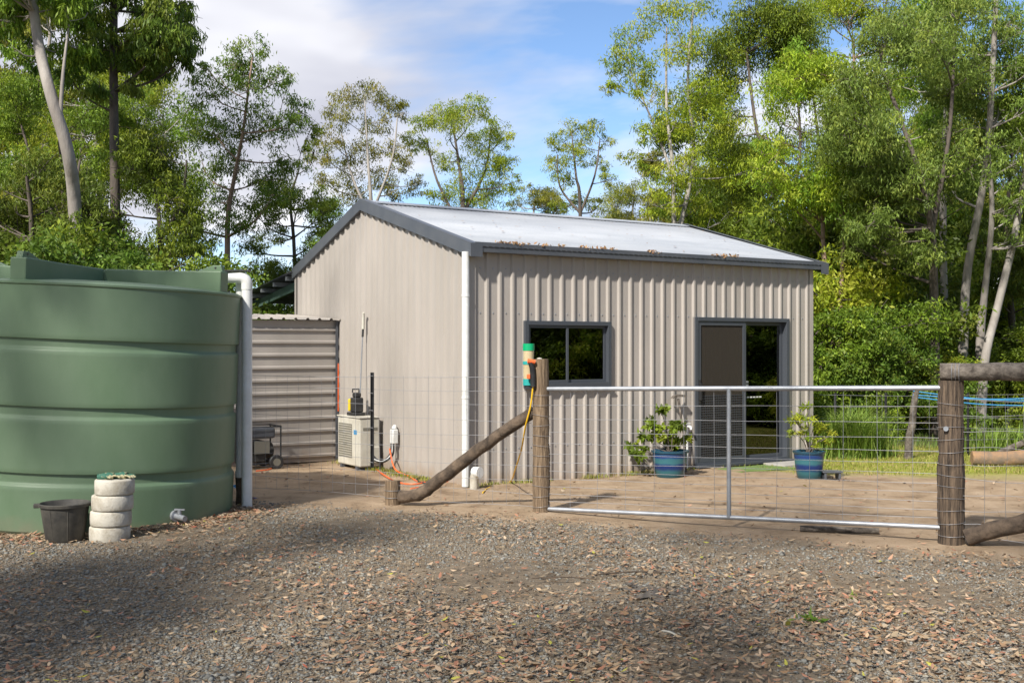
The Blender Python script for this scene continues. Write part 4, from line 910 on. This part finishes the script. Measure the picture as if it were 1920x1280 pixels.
px_tree(gt, 'leafy mid green gum showing between the pale and the straight trunk', 26, [([(120, gbase(26)), (120, 420), (110, 250)], 11, 4), ([(120, 440), (60, 300), (30, 200)], 7, 3)], env(110, 235, 130, 105, 26, 44), 'mid', M['bark_dark'])
px_tree(gt, 'loose green gum filling in right of the straight trunk', 27, [([(320, gbase(27)), (315, 420), (310, 250)], 10, 3)], env(310, 270, 65, 110, 16, 40), 'mid', M['bark_grey'], density=.9)
# right-hand bush
px_tree(gt, 'twin reddish stemmed gum just right of the shed corner', 23, [([(1568, gbase(23)), (1562, 600), (1545, 480), (1540, 320), (1525, 180)], 13, 4), ([(1578, 860), (1575, 600), (1585, 400), (1590, 250)], 11, 4)], env(1515, 255, 120, 150, 32, 44) + env(1600, 330, 70, 90, 10, 36), 'lime', M['bark_red'])
px_tree(gt, 'large gum with a dark crooked limb right of the reddish stems', 21.5, [([(1755, gbase(21.5)), (1752, 600), (1748, 450), (1735, 360), (1705, 270), (1650, 120)], 20, 6), ([(1750, 420), (1780, 250), (1790, 60)], 11, 4), ([(1735, 360), (1660, 260), (1620, 220)], 9, 3)], env(1700, 200, 150, 190, 46, 50) + env(1700, 420, 110, 60, 10, 40), 'blue', M['bark_dark'], density=1.0)
px_tree(gt, 'straight grey gum trunk behind the right gate post', 24, [([(1775, gbase(24)), (1772, 640), (1768, 400), (1780, 120), (1790, -40)], 17, 9)], env(1800, 70, 110, 120, 22, 46), 'mid', M['bark_grey'])
px_tree(gt, 'smooth pale gum with two trunks above the log rail', 22.5, [([(1802, gbase(22.5)), (1806, 640), (1815, 500), (1850, 300), (1868, 0)], 22, 9), ([(1834, 870), (1838, 640), (1845, 560), (1860, 400), (1850, 250)], 20, 6)], env(1860, 190, 80, 170, 22, 44) + env(1890, 420, 50, 70, 8, 36), 'blue', M['bark_pale'])
px_tree(gt, 'pale gum leaning out of the picture on the right', 22, [([(1840, gbase(22)), (1846, 680), (1872, 570), (1905, 430), (1925, 300), (1950, 120)], 18, 10)], env(1985, 150, 70, 140, 14, 44) + [(1900,300,36),(1915,380,30)], 'mid', M['bark_pale'])
px_tree(gt, 'dense gum with several dark limbs over the shed roof end', 28, [([(1470, gbase(28)), (1470, 500), (1455, 380), (1420, 250), (1400, 100)], 14, 4), ([(1465, 420), (1500, 300), (1490, 120)], 9, 3)], env(1430, 190, 95, 190, 36, 48) + env(1450, 420, 90, 60, 14, 42), 'mid', M['bark_dark'])
px_tree(gt, 'bright leafy gum at the top right behind the crooked limb', 31, [([(1620, gbase(31)), (1625, 500), (1610, 300), (1600, 80)], 13, 5)], env(1600, 110, 140, 130, 30, 46) + env(1640, 360, 90, 110, 16, 44), 'lime', M['bark_red'])
px_tree(gt, 'low pale gum peeping over the ridge right of the round crown', 44, [([(1000, gbase(44)), (1000, 420), (1005, 370)], 7, 2)], env(1000, 385, 48, 32, 12, 24), 'olive', M['bark_grey'])
px_tree(gt, 'low thin gum peeping over the ridge right of the small airy one', 44, [([(1185, gbase(44)), (1185, 430), (1190, 370)], 7, 2)], env(1180, 390, 45, 40, 12, 24), 'olive', M['bark_grey'])
# generic gums: far rows and the ones round the camera that shade the yard
gen = []
for gi, (pal, bk_) in enumerate((('mid', 'bark_grey'), ('olive', 'bark_pale'), ('dark', 'bark_dark'))):
    H_ = 10.5; st = [([(0, 0, -.1), (.1, .1, 3), (-.1, 0, 6), (.15, .1, 9.5)], .17, .04), ([(0, 0, 4), (.9, .5, 6), (1.3, .7, 8.4)], .09, .03), ([(-.05, 0, 4.6), (-1, -.4, 6.5), (-1.2, -.5, 8.6)], .08, .03)]
    cl = []
    for i in range(34):
        z_ = random.uniform(4.2, 10.6); w_ = 2.3*math.sin(math.pi*min(1, (z_ - 3.2)/8.2))**.7 + .25; t = random.uniform(0, 6.28); k_ = random.uniform(.25, 1)
        cl.append((w_*k_*math.cos(t), w_*k_*math.sin(t), z_, random.uniform(.5, .85)))
    gen.append(make_tree('gum_tree', 'tree', (0, 0, 0), st, cl, pal, M[bk_], density=.85, leaf=(.16, .042)))
air = make_tree('gum_tree', 'tree', (0, 0, 0), st, [(c_[0]*1.1, c_[1]*1.1, c_[2], c_[3]*.9) for c_ in cl[::2]], 'mid', M['bark_grey'], density=.62, leaf=(.15, .04))
spots = []
for i in range(21):    # far bush, left and right
    if i < 7: px, Y = random.uniform(-250, 260), random.uniform(30, 46)
    else: px, Y = random.uniform(1420, 2350), random.uniform(33, 58)
    spots.append(((px - 960)/F*Y, Y, random.uniform(.75, 1.15)))
for px, Y, s_ in ((640, 52, .8), (800, 55, .75), (960, 56, .72), (1130, 54, .75), (1260, 40, .8), (1330, 34, .85), (1700, 27, .7), (1600, 26.5, .62), (1890, 27, .7)): spots.append(((px - 960)/F*Y, Y, s_))
far_lab = ['gum tree far back in the bush behind the green tank', 'gum tree far back in the bush right of the shed', 'distant gum tree whose top barely shows above the shed ridge']
yard = [(-9.0, 6.4, 1.5), (-13.4, 2.2, 1.45), (-8.4, -6.4, 1.7), (-3.6, -8.2, 1.7), (-16, -5, 1.6), (.6, -9.4, 1.7), (5, -12, 1.6), (15, 8, 1.0), (18, 3.5, 1.1), (21, 9, 1.1), (14.5, 12.5, 1.0), (18, 13.5, 1.0), (22, -1, 1.2)]
yard_lab = 'gum tree outside the picture on the camera side of the yard'
first = [True]*3
for i, (x, y, s_) in enumerate(spots + yard):
    k_ = i % 3
    if i >= len(spots): o = air if i == len(spots) else copy_tree(air)
    else: o = gen[k_] if first[k_] else copy_tree(gen[k_]); first[k_] = False
    o.location = (x, y, 0); o.rotation_euler = (0, 0, random.uniform(0, 6.28)); o.scale = (s_*random.uniform(.9, 1.1), s_*random.uniform(.9, 1.1), s_)
    far = i < len(spots); z3 = 0 if x/y*F + 960 < 500 else (2 if x/y*F + 960 < 1300 else 1)
    o['label'] = far_lab[z3] if far else yard_lab; o['group'] = ['far gum trees left', 'far gum trees right', 'far gum trees behind the ridge'][z3] if far else 'gum trees round the camera'

# ------------------------------------------------------------------ shrubs and undergrowth
shr = []
for pal, dens in (('mid', 1.3), ('lime', 1.2), ('dark', 1.4)):
    st = [([(0, 0, -.05), (random.uniform(-.2, .2), random.uniform(-.2, .2), .8), (random.uniform(-.6, .6), random.uniform(-.5, .5), 1.9)], .025, .008) for _ in range(5)]
    cl = [(random.gauss(0, .62), random.gauss(0, .55), random.uniform(.25, 2.3), random.uniform(.32, .52)) for _ in range(30)]
    shr.append(make_tree('shrub', 'shrub', (0, 0, 0), st, cl, pal, M['bark_dark'], density=dens*1.3, leaf=(.08, .032), droop=.3, cat='shrub', twigs=3))
sspots = [(px, Y, s_) for px, Y, s_ in ((1560, 21.5, 1.0), (1615, 23, 1.35), (1655, 21.5, .9), (1700, 23.5, 1.2), (1745, 22.5, .8), (1590, 25, 1.7), (1680, 26, 1.8), (1800, 28, 1.2), (1880, 29, 1.3), (1960, 24, 1.1), (1540, 27, 1.7), (1930, 31, 1.5), (1740, 30, 1.6),
          (20, 18.6, 1.1), (95, 19.5, 1.25), (170, 18.8, 1.15), (245, 19.6, 1.25), (320, 19, 1.1), (385, 20, 1.1), (60, 21, 1.5), (200, 21, 1.5), (330, 21.5, 1.4), (500, 27, 1.0), (560, 28, 1.2), (-60, 19, 1.2))]
sspots += [((x_/y_)*F + 960, y_, s_) for x_, y_, s_ in ((12, 10.5, 1.2), (13.5, 9, 1.4), (12.5, 7.5, 1.1), (15, 6, 1.5), (14, 4, 1.3), (16.5, 8, 1.6), (13, 12, 1.2), (17, 2.5, 1.6), (11.4, 15, 1.3), (13, 14.4, 1.5), (12.4, 13.2, 1.3), (15, 13.8, 1.6), (16.5, 15, 1.7), (14.5, 10.4, 1.5))]
firsts = [True]*3
for i, (px, Y, s_) in enumerate(sspots):
    k_ = (0, 1, 2)[i % 3] if px > 1000 else (2, 0)[i % 2]
    o = shr[k_] if firsts[k_] else copy_tree(shr[k_]); firsts[k_] = False
    o.location = ((px - 960)/F*Y, Y, 0); o.rotation_euler = (0, 0, random.uniform(0, 6.28)); o.scale = (s_, s_, s_*random.uniform(.85, 1.15))
    if px > 2100: o['label'] = 'green shrub outside the picture right of the yard'; o['group'] = 'shrubs beside the yard'
    elif px > 1000: o['label'] = 'leafy green shrub in the undergrowth right of the shed'; o['group'] = 'undergrowth shrubs right'
    else: o['label'] = 'dark leafy shrub in the bush behind the green tank'; o['group'] = 'undergrowth shrubs left'

def blades(name, pts, hgt, wid, lean, pal, m_, parent=None):
    N_ = len(pts); t = rng.uniform(0, 2*math.pi, N_); d = np.stack([np.cos(t), np.sin(t), np.zeros(N_)], 1); s_ = np.stack([-np.sin(t), np.cos(t), np.zeros(N_)], 1)
    h = (hgt*rng.uniform(.5, 1.2, N_))[:, None]; w_ = (wid*rng.uniform(.7, 1.3, N_))[:, None]; ln_ = (lean*rng.uniform(.2, 1.2, N_))[:, None]; up = np.array([0, 0, 1.0])
    V = np.stack([pts - s_*w_, pts + s_*w_, pts + up*h*.6 + d*ln_*h*.35 + s_*w_*.7, pts + up*h*.6 + d*ln_*h*.35 - s_*w_*.7, pts + up*h*(1 - .3*ln_) + d*ln_*h], 1)
    V = np.concatenate([V, V[:, 4:5]], 1)
    return quads_mesh(name, V, 6, [(0, 1, 2, 3), (3, 2, 4, 5)], pal[rng.integers(0, len(pal), N_)]*rng.uniform(.7, 1.3, (N_, 1)), m_, parent)
GP = np.array([(.27, .30, .045), (.21, .27, .03), (.34, .31, .09), (.40, .33, .13)])
# lawn strip, weeds by the wall, grass under the bush
N = 26000; yy = rng.uniform(15.2, 19.5, N); xx = rng.uniform(3.4, 10, N)
keep = (.30*xx + .954*yy - 16.11 + rng.normal(0, .3, N) > .1) & (xx > 3.7 + rng.normal(0, .25, N))
pts = np.stack([xx, yy, np.array([gz(a, b_) for a, b_ in zip(xx, yy)])], 1)[keep]
tag(blades('lawn_grass', pts, .05, .004, .6, GP, M['grass']), 'short yellow green lawn grass right of the shed', None, None, 'stuff')
N = 2600; s_ = rng.uniform(-.1, LEN, N); o_ = -.04 - np.abs(rng.normal(0, .05, N))
pts = np.stack([C0.x + s_*lx - o_*ly, C0.y + s_*ly + o_*lx, np.zeros(N)], 1); keep = (np.sin(s_*3.1) + np.sin(s_*7.3 + 1) + rng.normal(0, .6, N) > 0)
N2 = 1200; s2 = rng.uniform(.5, 3.6, N2); o2 = -.07 - np.abs(rng.normal(0, .10, N2)); p2 = np.stack([C0.x - s2*ly + o2*lx, C0.y + s2*lx + o2*ly, np.zeros(N2)], 1)
tag(blades('wall_weeds', np.concatenate([pts[keep], p2]), .07, .004, .7, GP, M['grass']), 'thin yellowish weeds along the foot of the shed walls', None, None, 'stuff')
N = 16000; yy = rng.uniform(19.2, 30, N); xx = rng.uniform(3.5, 14, N); pts = np.stack([xx, yy, np.zeros(N)], 1)
tag(blades('bush_grass', pts, .15, .006, .9, np.array([(.10, .17, .03), (.14, .2, .04), (.2, .22, .07)]), M['grass']), 'long green grass under the bush right of the shed', None, None, 'stuff')
def tuft(px, py, n_, h, spread, label, pal, w_=.006, lean=1.0):
    g = G(px, py); p = np.zeros((n_, 3)); p[:, :2] = rng.normal(0, spread, (n_, 2)); o = blades('grass_tuft', p, h, w_, lean, pal, M['grass']); o.location = g; o['kind'] = 'thing'; return tag(o, label, 'grass tuft')
LM = np.array([(.22, .32, .05), (.28, .36, .08), (.16, .26, .04)])
tuft(1600, 858, 1300, .85, .17, 'large fountain of pale green grass before the rear fence', LM, .007, .9)
tuft(1560, 858, 500, .7, .14, 'smaller pale green grass clump behind the right pot', LM, .008, .9)
tuft(1645, 856, 300, .5, .12, 'pale grass clump right of the large fountain of grass', LM, .006, 1.0)
tuft(1895, 850, 600, .5, .3, 'low bright grass clump behind the fallen orange log', LM, .008, .9)
tuft(1602, 1124, 12, .075, .015, 'tiny green grass sprig growing in the gravel', LM, .004, .5)
g = G(1908, 868); bl = make_tree('broadleaf_shrub', 'bright broad leafed shrub hanging in from the right edge', (g.x + .35, g.y - .6, 0), [([(g.x + .35, g.y - .6, 0), (g.x + .3, g.y - .6, .6), (g.x + .1, g.y - .6, 1.1)], .02, .008)],
    [(g.x + .05, g.y - .6, 1.02, .16), (g.x + .2, g.y - .6, .85, .2), (g.x + .35, g.y - .55, 1.05, .2), (g.x + .4, g.y - .6, .7, .2)], 'lime', M['bark_dark'], density=1.6, leaf=(.17, .06), droop=.9, cat='shrub', twigs=3)

# ------------------------------------------------------------------ gravel, fallen leaves, puddle, sticks
N = 210000
yy = 5.2 + (12.6 - 5.2)*rng.uniform(0, 1, N)**1.25; xx = rng.uniform(-.62, .62, N)*yy
fd = (xx - FA.x)*FN.x + (yy - FA.y)*FN.y
patch = np.sin(xx*1.1 + 2*np.sin(yy*.7)) + np.sin(yy*1.9 - xx*.8 + 1) + .8*np.sin(xx*2.7 + yy*1.3)
track = np.exp(-((xx - 2.7)**2/2.2 + (yy - 8.0)**2/.5))
keep = (fd > .55 + rng.normal(0, .16, N)) & (patch + rng.normal(0, .8, N) - 4.0*track > -1.15) & ((xx - TX)**2 + (yy - TY)**2 > (TR + .02)**2)
xx, yy = xx[keep], yy[keep]; N = len(xx)
sz = np.clip(rng.lognormal(math.log(.0088), .42, N), .0035, .028)
zz_ = .010*np.sin(xx*1.7 + .6*yy) + .008*np.sin(2.3*yy - xx) + .006*np.sin(4.1*xx + 3.3*yy)
fr_ = rand_rot(N); sc = rng.uniform(.55, 1.25, (N, 3)); dirs = np.array([(1,0,0),(-1,0,0),(0,1,0),(0,-1,0),(0,0,1),(0,0,-1)], float)
loc = dirs[None]*sc[:, None, :]*sz[:, None, None] + rng.normal(0, .16, (N, 6, 3))*sz[:, None, None]
V = np.einsum('nij,nkj->nki', fr_, loc); V[:, :, 2] *= .55
V += np.stack([xx, yy, zz_ + sz*.18], 1)[:, None, :]
sp = np.array([(.19, .188, .17), (.16, .156, .14), (.22, .213, .19), (.22, .175, .12), (.145, .125, .10), (.25, .235, .20), (.20, .16, .11)])
cs = sp[rng.integers(0, 7, N)]*rng.uniform(.75, 1.2, (N, 1))
tag(quads_mesh('gravel', V, 6, [(0,2,4),(2,1,4),(1,3,4),(3,0,4),(2,0,5),(1,2,5),(3,1,5),(0,3,5)], cs, M['stone']), 'grey crushed stone gravel covering the foreground', None, None, 'stuff')
def litter(name, n_, sampler, L_, label, zoff=.02):
    x, y = sampler(n_); n_ = len(x); t = rng.uniform(0, 2*math.pi, n_); tl = rng.normal(0, .22, n_); ll = L_*rng.uniform(.5, 1.35, n_); w_ = ll*rng.uniform(.10, .20, n_)
    a = np.stack([np.cos(t), np.sin(t), tl], 1); s_ = np.stack([-np.sin(t), np.cos(t), rng.normal(0, .35, n_)], 1); up = np.array([0, 0, 1.0])
    z = .010*np.sin(x*1.7 + .6*y) + .008*np.sin(2.3*y - x) + .006*np.sin(4.1*x + 3.3*y) + zoff
    c_ = np.stack([x, y, z + np.abs(tl)*ll*.5], 1); cu = (ll*rng.uniform(-.05, .16, n_))[:, None]
    V = np.stack([c_ - a*ll[:, None]/2 + up*cu, c_ - a*ll[:, None]*.12 + s_*w_[:, None], c_ + a*ll[:, None]*.12 + s_*w_[:, None], c_ + a*ll[:, None]/2 + up*cu, c_ + a*ll[:, None]*.12 - s_*w_[:, None], c_ - a*ll[:, None]*.12 - s_*w_[:, None]], 1)
    pl_ = np.array([(.33, .21, .12), (.25, .155, .085), (.40, .29, .18), (.20, .13, .08), (.36, .17, .105), (.30, .24, .17), (.42, .31, .21), (.17, .12, .075), (.38, .22, .14), (.26, .20, .13), (.30, .22, .14)])
    cs = pl_[rng.integers(0, len(pl_), n_)]*rng.uniform(.7, 1.15, (n_, 1)); k_ = rng.uniform(0, 1, n_); cs[k_ < .002] = (.30, .085, .05); cs[k_ > .99] = (.35, .33, .06)
    tag(quads_mesh(name, V, 6, [(0, 1, 4, 5), (1, 2, 3, 4)] if False else [(0, 1, 2, 3), (0, 3, 4, 5)], cs, M['litter']), label, None, None, 'stuff')
def s_front(n_):
    y = 5.3 + 6.6*rng.uniform(0, 1, n_)**1.3; x = rng.uniform(-.6, .6, n_)*y
    wgt = .35 + .65*np.exp(-((x - 1.2)**2/5 + (y - 7.0)**2/1.3)) + .25*np.sin(2.1*x + 1.3*y)
    k_ = (rng.uniform(0, 1, n_) < wgt) & ((x - FA.x)*FN.x + (y - FA.y)*FN.y > .45) & ((x - TX)**2 + (y - TY)**2 > (TR + .03)**2); return x[k_], y[k_]
def s_tank(n_):
    t = rng.uniform(-math.pi*.95, .25, n_); r_ = TR + .03 + np.abs(rng.normal(0, .25, n_)); return TX + r_*np.cos(t), TY + r_*np.sin(t)
def s_yard(n_):
    x = rng.uniform(-4, 7, n_); y = rng.uniform(9.5, 18, n_); d_ = (x - FA.x)*FN.x + (y - FA.y)*FN.y; u = (x - C0.x)*lx + (y - C0.y)*ly; v = -(x - C0.x)*ly + (y - C0.y)*lx
    k_ = (d_ < .7) & ~((u > -.1) & (v > -.1)) & ((x - TX)**2 + (y - TY)**2 > (TR + .1)**2); return x[k_], y[k_]
litter('leaf_litter', 38000, s_front, .050, 'brown and orange fallen leaves scattered over the gravel')
litter('leaf_drift', 2600, s_tank, .055, 'drift of orange brown leaves round the foot of the green tank', .014)
litter('yard_litter', 1500, s_yard, .055, 'few brown leaves and bark bits on the dirt yard', .006)
pm = bpy.data.materials.new('wet_mud'); pm.use_nodes = True; b = pm.node_tree.nodes['Principled BSDF']; b.inputs['Base Color'].default_value = (.035, .032, .03, 1); b.inputs['Roughness'].default_value = .08
g = G(1235, 1108); vs = [(0, 0, 0)]; nn = 40
for i in range(nn):
    t = 2*math.pi*i/nn; r_ = .17*(1 + .45*math.sin(3*t + 1) + .28*math.sin(7*t) + .2*math.sin(11*t + 2)); vs.append((r_*1.25*math.cos(t), r_*1.3*math.sin(t), 0))
mb = MB(); mb.add(vs, [(0, i + 1, (i + 1) % nn + 1) for i in range(nn)]); o = mb.build('puddle', pm); o.location = (g.x, g.y, .010 + gz(g.x, g.y)); tag(o, 'small dark puddle in the gravel before the gate', None, None, 'structure')
def stick(px, py, L_, rz, r_, m_, label, bend=.02):
    g = g0(px, py, .03); d = Vector((math.cos(rz), math.sin(rz), 0))*L_/2; mb = MB(); mb.tube(smooth([-d, Vector((bend, bend, .008)), d], 4), [r_*.6] + [r_]*7 + [r_*.5], 6); o = mb.build('stick', m_); o.location = g; tag(o, label, 'stick')
stick(1256, 1196, .15, -1.0, .006, M['cream'], 'short whitish stick on the gravel in the foreground', .0)
stick(1180, 1082, .55, .15, .006, M['timber_dark'], 'thin dark twig on the gravel left of the puddle', .03)
stick(1060, 1092, .5, -.1, .005, M['timber_dark'], 'thin brown twig on the gravel below the left gate post', .02)
g = G(1518, 1172); V, Cc = leaf_cloud([(0, 0, .03)], [.08], [30], .09, .018, PAL['dark'], .0, .12); o = quads_mesh('green_sprig', V, 4, [(0, 1, 2, 3)], Cc, M['leaf']); o.location = g; tag(o, 'fresh green leafy sprig lying on the gravel', 'sprig')
print('objects', len(bpy.data.objects))
